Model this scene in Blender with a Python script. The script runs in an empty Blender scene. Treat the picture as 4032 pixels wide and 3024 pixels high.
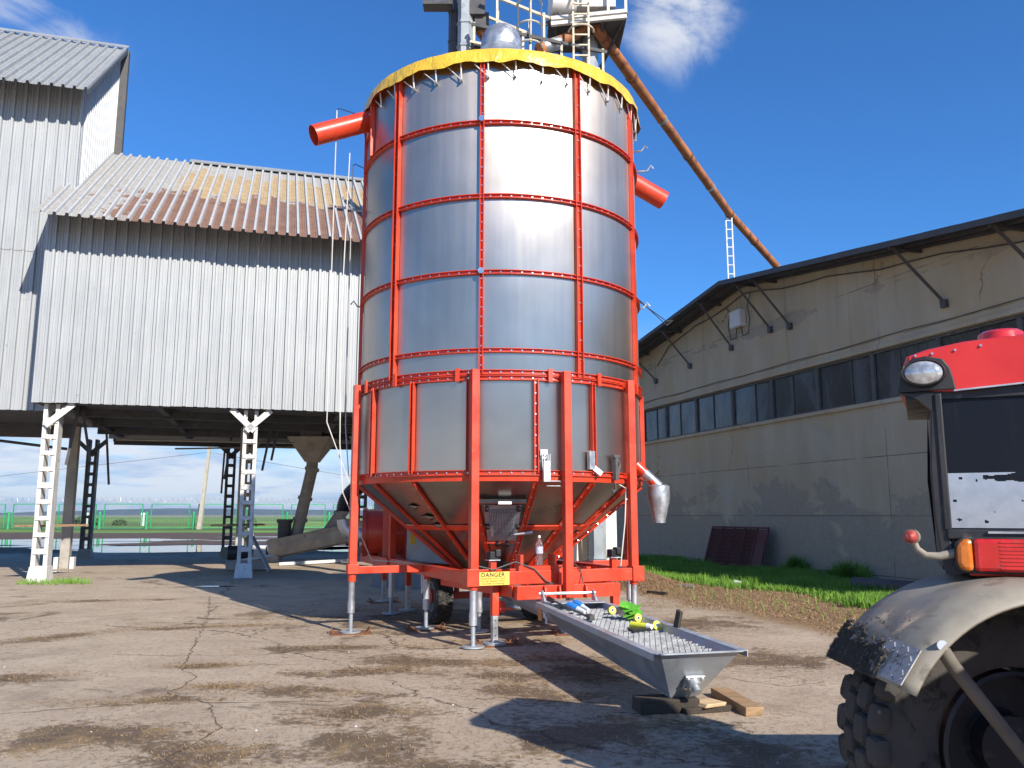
import bpy, bmesh, math, random
from mathutils import Vector, Matrix, noise
random.seed(7)
sc = bpy.context.scene
COL = sc.collection
R_ = math.radians
sin, cos, pi = math.sin, math.cos, math.pi

# ------------------------------------------------------------------ camera
cam = bpy.data.cameras.new('camera'); cam.lens = 29.3; cam.sensor_width = 36
cam.clip_start = 0.05; cam.clip_end = 12000
camo = bpy.data.objects.new('camera', cam); COL.objects.link(camo)
camo.location = (0, 0, 1.6); camo.rotation_euler = (R_(90 + 8.92), 0, 0)
sc.camera = camo

# ------------------------------------------------------------------ sun, sky, exposure
SUN_EL, SUN_AZ = R_(31.2), R_(180 - 34.3)          # azimuth clockwise from +Y
S2 = Vector((sin(SUN_AZ) * cos(SUN_EL), cos(SUN_AZ) * cos(SUN_EL), sin(SUN_EL)))
sl = bpy.data.lights.new('sun', 'SUN'); sl.energy = 5.0; sl.angle = R_(0.53); sl.color = (1, .925, .82)
so = bpy.data.objects.new('sun', sl); COL.objects.link(so)
so.rotation_euler = S2.to_track_quat('Z', 'Y').to_euler(); so.location = (8, -10, 20)
sc.view_settings.view_transform = 'Standard'; sc.view_settings.look = 'None'
sc.view_settings.exposure = 0.5; sc.view_settings.gamma = 1.0
sc.cycles.use_denoising = True; sc.cycles.use_adaptive_sampling = True; sc.cycles.adaptive_threshold = .02
sc.cycles.max_bounces = 6; sc.cycles.diffuse_bounces = 3; sc.cycles.glossy_bounces = 3; sc.cycles.transmission_bounces = 5; sc.cycles.transparent_max_bounces = 6
sc.cycles.sample_clamp_indirect = 6

w = bpy.data.worlds.new('World'); sc.world = w; w.use_nodes = True
nt = w.node_tree; nt.nodes.clear(); L = nt.links.new
def N(t, **k):
    n = nt.nodes.new(t)
    for a, b in k.items(): setattr(n, a, b)
    return n
def mathn(op, a, b=None, c=None, clamp=False):
    n = N('ShaderNodeMath', operation=op, use_clamp=clamp)
    for i, x in enumerate((a, b, c)):
        if x is None: continue
        if isinstance(x, (int, float)): n.inputs[i].default_value = x
        else: L(x, n.inputs[i])
    return n.outputs[0]
sky = N('ShaderNodeTexSky', sky_type='NISHITA'); sky.sun_disc = False
sky.sun_elevation = SUN_EL; sky.sun_rotation = SUN_AZ
sky.altitude = 100; sky.air_density = 1.0; sky.dust_density = .25; sky.ozone_density = 2.5
hs = N('ShaderNodeMix', data_type='RGBA', blend_type='MULTIPLY'); hs.inputs[0].default_value = 1.0
L(sky.outputs[0], hs.inputs[6]); hs.inputs[7].default_value = (.60, 1.36, 2.2, 1)      # deep, saturated blue of a clear spring day
tc = N('ShaderNodeTexCoord'); sep = N('ShaderNodeSeparateXYZ'); L(tc.outputs['Generated'], sep.inputs[0])
zc = mathn('MAXIMUM', sep.outputs[2], 0.0)
# clouds lie on a flat layer: divide the direction by its height
den = mathn('ADD', zc, 0.12)
cx_ = mathn('DIVIDE', sep.outputs[0], den); cy_ = mathn('DIVIDE', sep.outputs[1], den)
cmb = N('ShaderNodeCombineXYZ'); L(cx_, cmb.inputs[0]); L(cy_, cmb.inputs[1]); L(mathn('MULTIPLY', zc, 7.0), cmb.inputs[2])
def wnoise(vec, scale, detail, rough, dist=0.0, off=(0, 0, 0)):
    mp = N('ShaderNodeMapping'); mp.inputs['Location'].default_value = off; L(vec, mp.inputs[0])
    t = N('ShaderNodeTexNoise'); t.inputs['Scale'].default_value = scale; t.inputs['Detail'].default_value = detail
    t.inputs['Roughness'].default_value = rough; t.inputs['Distortion'].default_value = dist
    L(mp.outputs[0], t.inputs['Vector']); return t.outputs[0]
def wramp(x, a, b):
    n = N('ShaderNodeMapRange', interpolation_type='SMOOTHSTEP'); L(x, n.inputs[0])
    n.inputs[1].default_value = a; n.inputs[2].default_value = b; return n.outputs[0]
low = wnoise(cmb.outputs[0], .75, 9, .58, .25, (3.1, 1.7, 0))
lowm = mathn('MAXIMUM', mathn('MULTIPLY', wramp(low, .37, .54), wramp(zc, .24, .09)), mathn('MULTIPLY', wramp(zc, .15, .03), .94))
# thin wisps higher up, in three places
fine = wnoise(tc.outputs['Generated'], 7.5, 8, .62, .7, (.3, .2, .1))
def patch(d, r0, r1):
    vm = N('ShaderNodeVectorMath', operation='DISTANCE'); L(tc.outputs['Generated'], vm.inputs[0])
    vm.inputs[1].default_value = Vector(d).normalized(); return wramp(vm.outputs['Value'], r1, r0)
pm = patch((.172, .815, .53), .02, .095)
pm = mathn('MAXIMUM', pm, patch((-.50, .745, .545), .02, .10))
pm = mathn('MAXIMUM', pm, mathn('MULTIPLY', patch((-.448, .775, .45), .01, .075), .9))
pm = mathn('MAXIMUM', pm, patch((.62, .62, .50), .03, .16))
pm = mathn('MAXIMUM', pm, patch((-.75, .45, .5), .03, .2))
pm = mathn('MAXIMUM', pm, patch((.2, -.8, .55), .03, .25))
wis = mathn('MULTIPLY', mathn('MULTIPLY', wramp(mathn('ADD', fine, mathn('MULTIPLY', pm, .24)), .52, .78), pm), .95)
cl = mathn('MAXIMUM', lowm, wis)
shade = wnoise(cmb.outputs[0], 1.6, 6, .6, .2, (8.3, 4.1, 2.0))
cr = N('ShaderNodeValToRGB'); L(shade, cr.inputs[0])
cr.color_ramp.elements[0].position = .34; cr.color_ramp.elements[0].color = (5.2, 6.6, 9.6, 1)
cr.color_ramp.elements[1].position = .54; cr.color_ramp.elements[1].color = (9.8, 10.2, 11.0, 1)
mix = N('ShaderNodeMix', data_type='RGBA'); L(mathn('MULTIPLY', cl, .92), mix.inputs[0])
L(hs.outputs[2], mix.inputs[6]); L(cr.outputs[0], mix.inputs[7])
bg = N('ShaderNodeBackground'); bg.inputs[1].default_value = .06; L(mix.outputs[2], bg.inputs[0])
wo = N('ShaderNodeOutputWorld'); L(bg.outputs[0], wo.inputs[0])

# ------------------------------------------------------------------ helpers
OFF = {}
def V(*a): return Vector(a if len(a) > 1 else a[0])
def put(o, label=None, cat=None, group=None, kind=None):
    if label: o['label'] = label
    if cat: o['category'] = cat
    if group: o['group'] = group
    if kind: o['kind'] = kind
    return o
def thing(name, label, cat, loc=(0, 0, 0), group=None):
    o = bpy.data.objects.new(name, None); COL.objects.link(o); o.location = loc
    o.empty_display_size = .2; OFF[o.name] = V(loc)
    return put(o, label, cat, group)
class MB:
    def __init__(s): s.v = []; s.f = []
    def add(s, vs, fs):
        b = len(s.v); s.v += [V(p) for p in vs]; s.f += [tuple(i + b for i in f) for f in fs]; return s
    def obox(s, c, ax, ay, az):
        c, ax, ay, az = V(c), V(ax), V(ay), V(az)
        vs = [c + i * ax + j * ay + k * az for k in (-1, 1) for j in (-1, 1) for i in (-1, 1)]
        return s.add(vs, [(0, 2, 3, 1), (4, 5, 7, 6), (0, 1, 5, 4), (2, 6, 7, 3), (0, 4, 6, 2), (1, 3, 7, 5)])
    def box(s, c, sx, sy, sz, rz=0):
        return s.obox(c, V(cos(rz), sin(rz), 0) * sx / 2, V(-sin(rz), cos(rz), 0) * sy / 2, (0, 0, sz / 2))
    def bar(s, p0, p1, wd, ht, up=(0, 0, 1)):
        p0, p1 = V(p0), V(p1); d = p1 - p0; l = d.length; d.normalize()
        a = d.cross(V(up))
        if a.length < 1e-4: a = d.cross(V(1, 0, 0))
        a.normalize(); b = a.cross(d)
        return s.obox((p0 + p1) / 2, d * l / 2, a * wd / 2, b * ht / 2)
    def tube(s, pts, r, n=10, cap=True):
        pts = [V(p) for p in pts]; m = len(pts)
        rr = r if isinstance(r, (list, tuple)) else [r] * m
        base = len(s.v); ref = None
        for i, p in enumerate(pts):
            t = (pts[min(i + 1, m - 1)] - pts[max(i - 1, 0)]).normalized()
            if ref is None: ref = t.cross(V(0, 0, 1)) if abs(t.z) < .95 else t.cross(V(0, 1, 0))
            a = (ref - t * ref.dot(t)).normalized(); b = t.cross(a); ref = a
            for k in range(n):
                q = 2 * pi * k / n; s.v.append(p + (a * cos(q) + b * sin(q)) * rr[i])
        for i in range(m - 1):
            for k in range(n):
                k2 = (k + 1) % n; o = base + i * n
                s.f.append((o + k, o + k2, o + n + k2, o + n + k))
        if cap:
            s.f.append(tuple(base + k for k in reversed(range(n))))
            s.f.append(tuple(base + (m - 1) * n + k for k in range(n)))
        return s
    def lathe(s, prof, n=32, a0=0, a1=None, c=(0, 0, 0), M=None, closed=False):
        full = a1 is None; a1 = a0 + 2 * pi if full else a1; c = V(c); base = len(s.v); m = len(prof)
        cnt = n if full else n + 1
        for i in range(cnt):
            q = a0 + (a1 - a0) * i / n
            for r, z in prof:
                p = V(r * sin(q), -r * cos(q), z); p = M @ p if M else p
                s.v.append(c + p)
        for i in range(n):
            i2 = (i + 1) % cnt
            for j in range(m if closed else m - 1):
                j2 = (j + 1) % m
                s.f.append((base + i * m + j, base + i2 * m + j, base + i2 * m + j2, base + i * m + j2))
        if closed and not full:
            s.f.append(tuple(base + j for j in range(m))); s.f.append(tuple(base + n * m + j for j in reversed(range(m))))
        return s
    def prism(s, poly, ext):
        poly = [V(p) for p in poly]; n = len(poly); ext = V(ext)
        return s.add(poly + [p + ext for p in poly],
                     [tuple(range(n)), tuple(reversed(range(n, 2 * n)))] + [(i, n + i, n + (i + 1) % n, (i + 1) % n) for i in range(n)])
    def mesh(s, name, smooth=False, off=V(0, 0, 0), bev=0, fix=True):
        me = bpy.data.meshes.new(name); me.from_pydata([p - off for p in s.v], [], s.f); me.validate()
        if fix or bev:
            bm = bmesh.new(); bm.from_mesh(me)
            if fix: bmesh.ops.recalc_face_normals(bm, faces=bm.faces)
            if bev:
                es = [e for e in bm.edges if len(e.link_faces) == 2 and e.calc_face_angle(0) > .6]
                bmesh.ops.bevel(bm, geom=es, offset=bev, segments=2, affect='EDGES', profile=.5, clamp_overlap=True)
            bm.to_mesh(me); bm.free()
        if smooth:
            me.shade_smooth(); me.set_sharp_from_angle(angle=R_(38))
        return me
    def build(s, name, mat, par=None, smooth=False, bev=0, fix=True, **kw):
        off = OFF[par.name] if par else V(0, 0, 0)
        loc = V(0, 0, 0)
        if par is None and s.v:                      # a free mesh: origin at its base
            xs = [p.x for p in s.v]; ys = [p.y for p in s.v]; zs = [p.z for p in s.v]
            off = V((min(xs) + max(xs)) / 2, (min(ys) + max(ys)) / 2, min(zs)); loc = off
        me = s.mesh(name, smooth, off, bev, fix)
        o = bpy.data.objects.new(name, me); COL.objects.link(o); o.location = loc; OFF[o.name] = off
        me.materials.append(mat)
        if par: o.parent = par
        return put(o, **kw)
def copy(o, par, loc=None, rz=None):
    c = o.copy(); COL.objects.link(c); c.parent = par; OFF[c.name] = OFF[o.name]
    if loc is not None: c.location = loc
    if rz is not None: c.rotation_euler = (0, 0, rz)
    return c
def copy_tree(o, loc, rz=0, label=None, par=None):
    c = o.copy(); COL.objects.link(c); c.parent = par
    if par is None: c.location = loc; c.rotation_euler = (0, 0, rz)
    OFF[c.name] = V(loc)
    if label: c['label'] = label
    for ch in list(o.children): copy_tree(ch, loc, par=c)
    return c

# ------------------------------------------------------------------ materials
def nodes(name):
    global nt, L
    m = bpy.data.materials.new(name); m.use_nodes = True; nt = m.node_tree; L = nt.links.new
    b = nt.nodes['Principled BSDF']; return m, b
def coord(kind='Object', scale=(1, 1, 1), off=(0, 0, 0)):
    t = N('ShaderNodeTexCoord'); mp = N('ShaderNodeMapping'); L(t.outputs[kind], mp.inputs[0])
    mp.inputs['Scale'].default_value = scale; mp.inputs['Location'].default_value = off; return mp.outputs[0]
def wpos(scale=(1, 1, 1), off=(0, 0, 0)):
    g = N('ShaderNodeNewGeometry'); mp = N('ShaderNodeMapping'); L(g.outputs['Position'], mp.inputs[0])
    mp.inputs['Scale'].default_value = scale; mp.inputs['Location'].default_value = off; return mp.outputs[0]
def tnoise(vec, scale, detail=6, rough=.55, dist=0):
    t = N('ShaderNodeTexNoise'); L(vec, t.inputs['Vector']); t.inputs['Scale'].default_value = scale
    t.inputs['Detail'].default_value = detail; t.inputs['Roughness'].default_value = rough; t.inputs['Distortion'].default_value = dist
    return t.outputs[0]
def mr(x, a, b, c=0., d=1., smooth=True):
    n = N('ShaderNodeMapRange', interpolation_type='SMOOTHSTEP' if smooth else 'LINEAR'); L(x, n.inputs[0])
    for i, k in enumerate((a, b, c, d)): n.inputs[i + 1].default_value = k
    return n.outputs[0]
def mixc(f, a, b, mode='MIX'):
    n = N('ShaderNodeMix', data_type='RGBA', blend_type=mode)
    if isinstance(f, (int, float)): n.inputs[0].default_value = f
    else: L(f, n.inputs[0])
    for i, x in ((6, a), (7, b)):
        if isinstance(x, (tuple, list)): n.inputs[i].default_value = (*x[:3], 1)
        else: L(x, n.inputs[i])
    return n.outputs[2]
def bumpn(b, h, strength=.3, dist=.02):
    n = N('ShaderNodeBump'); n.inputs['Strength'].default_value = strength; n.inputs['Distance'].default_value = dist
    L(h, n.inputs['Height']); L(n.outputs[0], b.inputs['Normal'])
def simple(name, c, rough=.5, metal=0., var=.25, scale=3., c2=None, amt=.5, bump=0., bscale=40., coat=0., spec=.5, rvar=.15, stretch=(1, 1, 1)):
    """paint or metal with uneven tone, worn patches of a second colour, and slight relief"""
    m, b = nodes(name)
    p = wpos(stretch)
    n1 = tnoise(p, scale, 8, .6, .3)
    dark = tuple(x * (1 - var) for x in c); lite = tuple(min(1, x * (1 + var * .6)) for x in c)
    col = mixc(mr(n1, .3, .7), dark, lite)
    if c2:
        n2 = tnoise(wpos(stretch, (5.2, 1.3, 7.7)), scale * 1.7, 9, .66, .5)
        col = mixc(mr(n2, .62 - amt * .2, .70 - amt * .12), col, c2)
    L(col, b.inputs['Base Color'])
    L(mr(n1, .3, .7, max(.03, rough - rvar), min(1, rough + rvar)), b.inputs['Roughness'])
    b.inputs['Metallic'].default_value = metal; b.inputs['Specular IOR Level'].default_value = spec
    b.inputs['Coat Weight'].default_value = coat; b.inputs['Coat Roughness'].default_value = .12
    if bump: bumpn(b, tnoise(wpos(), bscale, 6, .6), bump, .01)
    return m
M = {}
M['red'] = simple('red_paint', (.62, .052, .017), .40, var=.16, scale=2.6, coat=.15, c2=(.42, .10, .055), amt=.04, bump=.04, bscale=50)
M['red_dark'] = simple('red_paint_worn', (.42, .03, .02), .5, var=.2, scale=3, c2=(.2, .06, .04), amt=.1)
M['galv'] = simple('galvanised', (.50, .52, .54), .42, metal=.75, var=.18, scale=6, c2=(.62, .64, .66), amt=.2)
M['galv_dull'] = simple('galvanised_dull', (.40, .43, .46), .5, metal=.45, var=.14, scale=5, c2=(.5, .52, .54), amt=.1, bump=.05, bscale=30)
M['bolt'] = simple('bolt_zinc', (.72, .72, .72), .25, metal=.9, var=.1)
M['black'] = simple('black_plastic', (.018, .018, .02), .45, var=.3)
M['cable_white'] = simple('pale_cord', (.62, .60, .56), .7, var=.15)
M['cable_grey'] = simple('grey_cable', (.09, .085, .08), .6, var=.2)
M['rust'] = simple('rusty_steel', (.21, .085, .035), .8, var=.35, scale=7, c2=(.09, .035, .02), amt=.4, bump=.3, bscale=60)
M['rust_pipe'] = simple('rusty_pipe', (.40, .15, .05), .7, var=.3, scale=2.2, c2=(.17, .06, .03), amt=.45, bump=.15, bscale=30)
M['white'] = simple('white_paint', (.74, .74, .72), .6, var=.08, scale=3, c2=(.50, .49, .46), amt=.05)
M['white_old'] = simple('old_whitewash', (.66, .65, .62), .8, var=.16, scale=4, c2=(.36, .33, .29), amt=.18, bump=.2, bscale=30)
M['dark_steel'] = simple('dark_steel', (.075, .075, .078), .6, var=.35, scale=3, c2=(.11, .085, .06), amt=.3)
M['dusty'] = simple('dusty_grey_steel', (.37, .345, .30), .75, var=.22, scale=2.4, c2=(.26, .23, .185), amt=.3)
M['wood'] = simple('weathered_wood', (.36, .23, .12), .8, var=.35, scale=5, c2=(.20, .12, .06), amt=.3, bump=.3, bscale=25, stretch=(1, 6, 6))
M['wood_pale'] = simple('fresh_wood', (.62, .45, .26), .75, var=.2, scale=4, c2=(.5, .33, .17), amt=.2, bump=.2, bscale=25)
M['wood_dark'] = simple('dark_tarred_wood', (.055, .042, .032), .85, var=.4, scale=6, bump=.5, bscale=25)
M['duct'] = simple('painted_grey_duct', (.34, .38, .40), .5, metal=.1, var=.15, scale=3, c2=(.24, .26, .27), amt=.2)
M['rail'] = simple('pale_painted_rail', (.62, .56, .42), .6, var=.2, scale=5, c2=(.30, .16, .08), amt=.25)
M['green'] = simple('green_paint', (.03, .33, .13), .5, var=.2)
M['concrete_pole'] = simple('concrete_pole', (.44, .40, .32), .85, var=.15, scale=3)
M['tyre'] = simple('tyre_rubber', (.024, .023, .022), .85, var=.4, scale=6, c2=(.105, .092, .074), amt=.45, bump=.35, bscale=40)
M['tyre_dusty'] = simple('dusty_rubber', (.062, .057, .050), .9, var=.35, scale=3.4, c2=(.022, .021, .021), amt=.5, bump=.4, bscale=35)
M['fender'] = simple('dusty_mudguard', (.27, .245, .195), .62, var=.22, scale=4, c2=(.17, .152, .12), amt=.3, coat=.1)
M['cab_red'] = simple('cab_roof_red', (.60, .022, .018), .38, var=.1, scale=2.5, c2=(.40, .03, .02), amt=-.05, coat=.15)
M['cab_black'] = simple('cab_black', (.022, .023, .026), .55, var=.3, scale=4, c2=(.07, .065, .058), amt=.15)
M['lamp_orange'] = simple('orange_lens', (.62, .17, .02), .25, var=.2, scale=10, coat=.5, c2=(.4, .16, .06), amt=.1)
M['lamp_red'] = simple('red_lens', (.58, .022, .02), .25, var=.15, scale=10, coat=.5, c2=(.36, .06, .05), amt=.12)
M['lamp_glass'] = simple('lamp_glass', (.55, .56, .56), .15, metal=.5, var=.35, scale=26, coat=.6)
M['cream'] = simple('dusty_lamp_body', (.27, .24, .19), .7, var=.2)
M['chequer'] = simple('chequer_plate', (.46, .455, .44), .5, metal=.3, var=.2, c2=(.17, .15, .115), amt=.25, scale=9)
M['mud'] = simple('dried_mud', (.105, .090, .070), .95, var=.35, scale=14, bump=.8, bscale=50)
M['yellow'] = simple('yellow_label', (.80, .60, .10), .5, var=.06)
M['ink'] = simple('black_print', (.02, .02, .02), .6, var=.1)
M['ink_brown'] = simple('brown_print', (.22, .13, .03), .6, var=.1)
M['yel_plastic'] = simple('yellow_plastic', (.80, .78, .05), .4, var=.1)
M['blue_plastic'] = simple('blue_plastic', (.03, .22, .62), .35, var=.15)
M['pale_plastic'] = simple('pale_plastic', (.62, .64, .66), .4, var=.15)
M['green_wrap'] = simple('green_wrapper', (.10, .40, .03), .35, var=.2, scale=20, c2=(.75, .75, .1), amt=.2)
M['silo_grey'] = simple('grey_sheet', (.22, .235, .25), .5, metal=.4, var=.2)

def m_steel():
    m, b = nodes('brushed_stainless')
    p = wpos()
    n1 = tnoise(p, 1.1, 3, .5, .4); n2 = tnoise(wpos((1, 1, 14)), 16, 3, .6)
    col = mixc(mr(n1, .3, .7), (.43, .37, .305), (.52, .45, .375))
    col = mixc(mixf(n2, .10), col, (.52, .485, .46))
    L(col, b.inputs['Base Color']); b.inputs['Metallic'].default_value = 1
    stv = tnoise(wpos((9, 9, .3)), 1.0, 5, .6)
    L(mr(mathn('ADD', mathn('MULTIPLY', n2, .3), mathn('MULTIPLY', stv, .7)), .3, .7, .30, .335), b.inputs['Roughness']); b.inputs['Anisotropic'].default_value = .8
    t = N('ShaderNodeTexCoord'); cr_ = N('ShaderNodeVectorMath', operation='CROSS_PRODUCT')
    cr_.inputs[0].default_value = (0, 0, 1); L(t.outputs['Object'], cr_.inputs[1])
    vt = N('ShaderNodeVectorTransform', vector_type='VECTOR', convert_from='OBJECT', convert_to='WORLD')
    L(cr_.outputs[0], vt.inputs[0]); nm = N('ShaderNodeVectorMath', operation='NORMALIZE'); L(vt.outputs[0], nm.inputs[0])
    L(nm.outputs[0], b.inputs['Tangent'])
    bumpn(b, tnoise(wpos((1, 1, .6)), 1.1, 2, .45, .3), .10, .06)
    return m
def mixf(x, k): return mathn('MULTIPLY', x, k)
M['steel'] = m_steel()
M['galv_bright'] = simple('bright_galvanised', (.62, .63, .64), .45, metal=.35, var=.12, scale=8)
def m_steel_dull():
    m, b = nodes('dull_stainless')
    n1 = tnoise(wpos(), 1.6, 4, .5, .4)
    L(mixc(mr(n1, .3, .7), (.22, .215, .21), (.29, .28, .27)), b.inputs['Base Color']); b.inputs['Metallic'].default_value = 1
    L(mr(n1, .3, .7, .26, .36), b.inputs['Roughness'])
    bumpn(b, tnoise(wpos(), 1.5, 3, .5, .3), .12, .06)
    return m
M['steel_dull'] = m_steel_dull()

def m_sheet(name, c, c_lo):
    """weathered aluminium-zinc sheet with streaks that run down it"""
    m, b = nodes(name)
    st = tnoise(wpos((5, 5, .35)), 2.2, 7, .62); n1 = tnoise(wpos(), .6, 5, .6)
    col = mixc(mr(st, .3, .72), c_lo, c); col = mixc(mr(n1, .35, .75, 0, .35), col, tuple(x * 1.1 for x in c))
    spots = tnoise(wpos((1, 1, 1), (9, 2, 4)), 14, 3, .5)
    col = mixc(mr(spots, .70, .74, 0, .6), col, (.16, .15, .14))
    L(col, b.inputs['Base Color']); b.inputs['Metallic'].default_value = .25; b.inputs['Roughness'].default_value = .55
    return m
M['sheet'] = m_sheet('wall_sheet_zinc', (.375, .392, .402), (.31, .328, .338))
M['sheet_roof'] = m_sheet('roof_sheet_zinc', (.38, .395, .395), (.27, .285, .29))
PER_ = .275
def m_stained():
    """old roof sheet: paint flaked away in patches, rust-brown below and straw dust on top"""
    m, b = nodes('roof_sheet_stained')
    st = tnoise(wpos((4, 4, .5)), 2.2, 7, .62)
    col = mixc(mr(st, .3, .72), (.31, .30, .275), (.42, .41, .385))
    obj = N('ShaderNodeTexCoord'); sp = N('ShaderNodeSeparateXYZ'); L(obj.outputs['UV'], sp.inputs[0])
    s, h0 = sp.outputs[0], sp.outputs[1]                       # s along the eave (m), h up the slope 0..1
    n1 = tnoise(wpos(), 1.1, 7, .68, .6); n2 = tnoise(wpos((1, 1, 1), (4, 4, 4)), 2.4, 8, .66, .4)
    wn = N('ShaderNodeTexWhiteNoise', noise_dimensions='1D'); L(mathn('FLOOR', mathn('DIVIDE', s, PER_)), wn.inputs['W'])
    h = mathn('ADD', h0, mathn('MULTIPLY', mathn('SUBTRACT', wn.outputs['Value'], .5), .17))
    # brown in the lower half, growing along the roof
    bx = mathn('ADD', mr(s, -.2, 3.6, -.30, .36), mathn('MULTIPLY', mathn('SUBTRACT', n2, .5), 1.7))
    by = mathn('SUBTRACT', mr(h, .34, .64, .26, -.40, False), mathn('MULTIPLY', mathn('SUBTRACT', n2, .5), 1.0))
    bm_ = mr(mathn('MINIMUM', bx, by), .0, .05)
    yx = mathn('ADD', mr(s, 1.8, 3.9, -.35, .35), mathn('MULTIPLY', mathn('SUBTRACT', n2, .5), .9))
    yy = mathn('MINIMUM', mr(h, .80, .88, .3, -.35, False), mr(h, .38, .50, -.3, .3, False))
    ym = mr(mathn('ADD', mathn('MINIMUM', yx, yy), mathn('MULTIPLY', mathn('SUBTRACT', n1, .5), .5)), .0, .06)
    brown = mixc(mr(n2, .3, .7), (.17, .095, .066), (.25, .145, .10))
    tan_ = mixc(mr(tnoise(wpos(), 6, 5, .7), .3, .7), (.33, .24, .13), (.46, .35, .20))
    col = mixc(bm_, col, brown); col = mixc(ym, col, tan_)
    g = N('ShaderNodeNewGeometry')
    # the crests of the ribs stay bare metal: the attribute is 1 on them
    at = N('ShaderNodeAttribute'); at.attribute_name = 'crest'
    bare = mixc(mr(st, .3, .72), (.38, .39, .39), (.48, .49, .49))
    col = mixc(mathn('MULTIPLY', at.outputs['Fac'], .93), col, bare)
    L(col, b.inputs['Base Color']); b.inputs['Roughness'].default_value = .7; b.inputs['Metallic'].default_value = .1
    return m
M['stained'] = m_stained()

def m_plaster():
    m, b = nodes('old_plaster')
    g = N('ShaderNodeNewGeometry'); sp = N('ShaderNodeSeparateXYZ'); L(g.outputs['Position'], sp.inputs[0]); z = sp.outputs[2]
    n1 = tnoise(wpos((.7, .7, 1)), .55, 8, .62, .6); n2 = tnoise(wpos((1, 1, .25)), 1.3, 7, .6); n3 = tnoise(wpos(), 9, 6, .65)
    base = mixc(mr(n2, .3, .72), (.46, .40, .28), (.56, .495, .36))
    base = mixc(mr(n1, .40, .62, 0, .55), base, (.52, .40, .225))            # ochre remains of old paint
    # bare render where the top coat fell: low on the wall and in a band under the eaves
    e1 = mathn('ADD', mr(z, 1.0, 3.4, .42, -.34, False), mathn('MULTIPLY', mathn('SUBTRACT', n1, .5), 2.0))
    e2 = mathn('ADD', mathn('SUBTRACT', .12, mathn('ABSOLUTE', mathn('SUBTRACT', z, 7.3))), mathn('MULTIPLY', mathn('SUBTRACT', n1, .52), 1.8))
    bare = mixc(mr(n3, .3, .7), (.345, .295, .225), (.41, .355, .28))
    base = mixc(mr(tnoise(wpos((1, 1, 1), (14, 3, 8)), .8, 6, .65, .5), .56, .60, 0, .6), base, (.50, .47, .38)); base = mixc(mr(e1, .0, .06, 0, .8), base, bare); base = mixc(mr(e2, .0, .03, 0, .75), base, bare)
    # hairline panel joints every 1.5 m in height and 6 m along, and cracks
    def joint(x, per, ph, wd):
        f = mathn('FRACT', mathn('ADD', mathn('DIVIDE', x, per), ph)); return mr(mathn('ABSOLUTE', mathn('SUBTRACT', f, .5)), wd, wd * .3)
    al = mathn('ADD', mathn('MULTIPLY', sp.outputs[0], .308), mathn('MULTIPLY', sp.outputs[1], -.951))
    wob = mathn('MULTIPLY', mathn('SUBTRACT', n3, .5), .02)
    j = mathn('MAXIMUM', joint(mathn('ADD', z, wob), 1.47, .43, .010), joint(mathn('ADD', al, wob), 6.0, .3, .0025))
    j = mathn('MULTIPLY', j, mr(tnoise(wpos(), .9, 4, .6), .38, .55))
    vo = N('ShaderNodeTexVoronoi', feature='DISTANCE_TO_EDGE'); vo.inputs['Scale'].default_value = .22
    mv = N('ShaderNodeVectorMath', operation='ADD'); L(wpos(), mv.inputs[0])
    nn = N('ShaderNodeTexNoise'); L(wpos(), nn.inputs['Vector']); nn.inputs['Scale'].default_value = 1.2; nn.inputs['Detail'].default_value = 8
    L(nn.outputs['Color'], mv.inputs[1]); L(mv.outputs[0], vo.inputs['Vector'])
    ck = mathn('MULTIPLY', mr(vo.outputs[0], .004, .001), mr(n1, .54, .60))
    col = mixc(mathn('MULTIPLY', mathn('MAXIMUM', j, ck), .75), base, (.09, .085, .075))
    stk = mathn('MULTIPLY', mr(tnoise(wpos((3, 3, .12)), 1.5, 6, .6), .55, .78), mr(z, 2.5, 8, 0, .5, False))
    col = mixc(stk, col, (.17, .155, .125))
    L(col, b.inputs['Base Color']); b.inputs['Roughness'].default_value = .9
    hh = mathn('SUBTRACT', mathn('MULTIPLY', n3, .4), mathn('ADD', mr(e1, .0, .02, 0, .5), mathn('MULTIPLY', j, .8)))
    bumpn(b, hh, .5, .02)
    return m
M['plaster'] = m_plaster()
def m_pane():
    """grimy window glass"""
    m, b = nodes('grimy_glass')
    n1 = tnoise(wpos((1, 1, .35)), 1.6, 7, .65, .4); n2 = tnoise(wpos((3, 3, .15)), 3, 6, .6)
    col = mixc(mr(n1, .4, .75), (.035, .040, .042), (.12, .13, .13)); col = mixc(mr(n2, .55, .8, 0, .5), col, (.11, .12, .12))
    oi = N('ShaderNodeObjectInfo'); col = mixc(mr(oi.outputs['Random'], 0, 1, 0, .55, False), col, (.012, .014, .016)); col = mixc(mr(oi.outputs['Random'], .8, 1, 0, .3, False), col, (.20, .20, .18))
    L(col, b.inputs['Base Color']); L(mr(n1, .35, .7, .10, .42), b.inputs['Roughness'])
    bumpn(b, tnoise(wpos((1, 1, .5)), 2.2, 3, .5), .06, .05)
    return m
M['pane'] = m_pane()
def m_tarp():
    m, b = nodes('yellow_tarpaulin')
    n1 = tnoise(wpos(), 2.2, 6, .6, .3)
    col = mixc(mr(n1, .3, .7), (.66, .40, .03), (.80, .52, .05)); L(col, b.inputs['Base Color'])
    b.inputs['Roughness'].default_value = .34; b.inputs['Coat Weight'].default_value = .2
    b.inputs['Subsurface Weight'].default_value = 0
    h = mathn('ADD', tnoise(wpos((1, 1, .5)), 7, 4, .6, .8), mathn('MULTIPLY', tnoise(wpos(), 3, 3, .5), 1.5))
    bumpn(b, h, .6, .05)
    return m
M['tarp'] = m_tarp()
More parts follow.
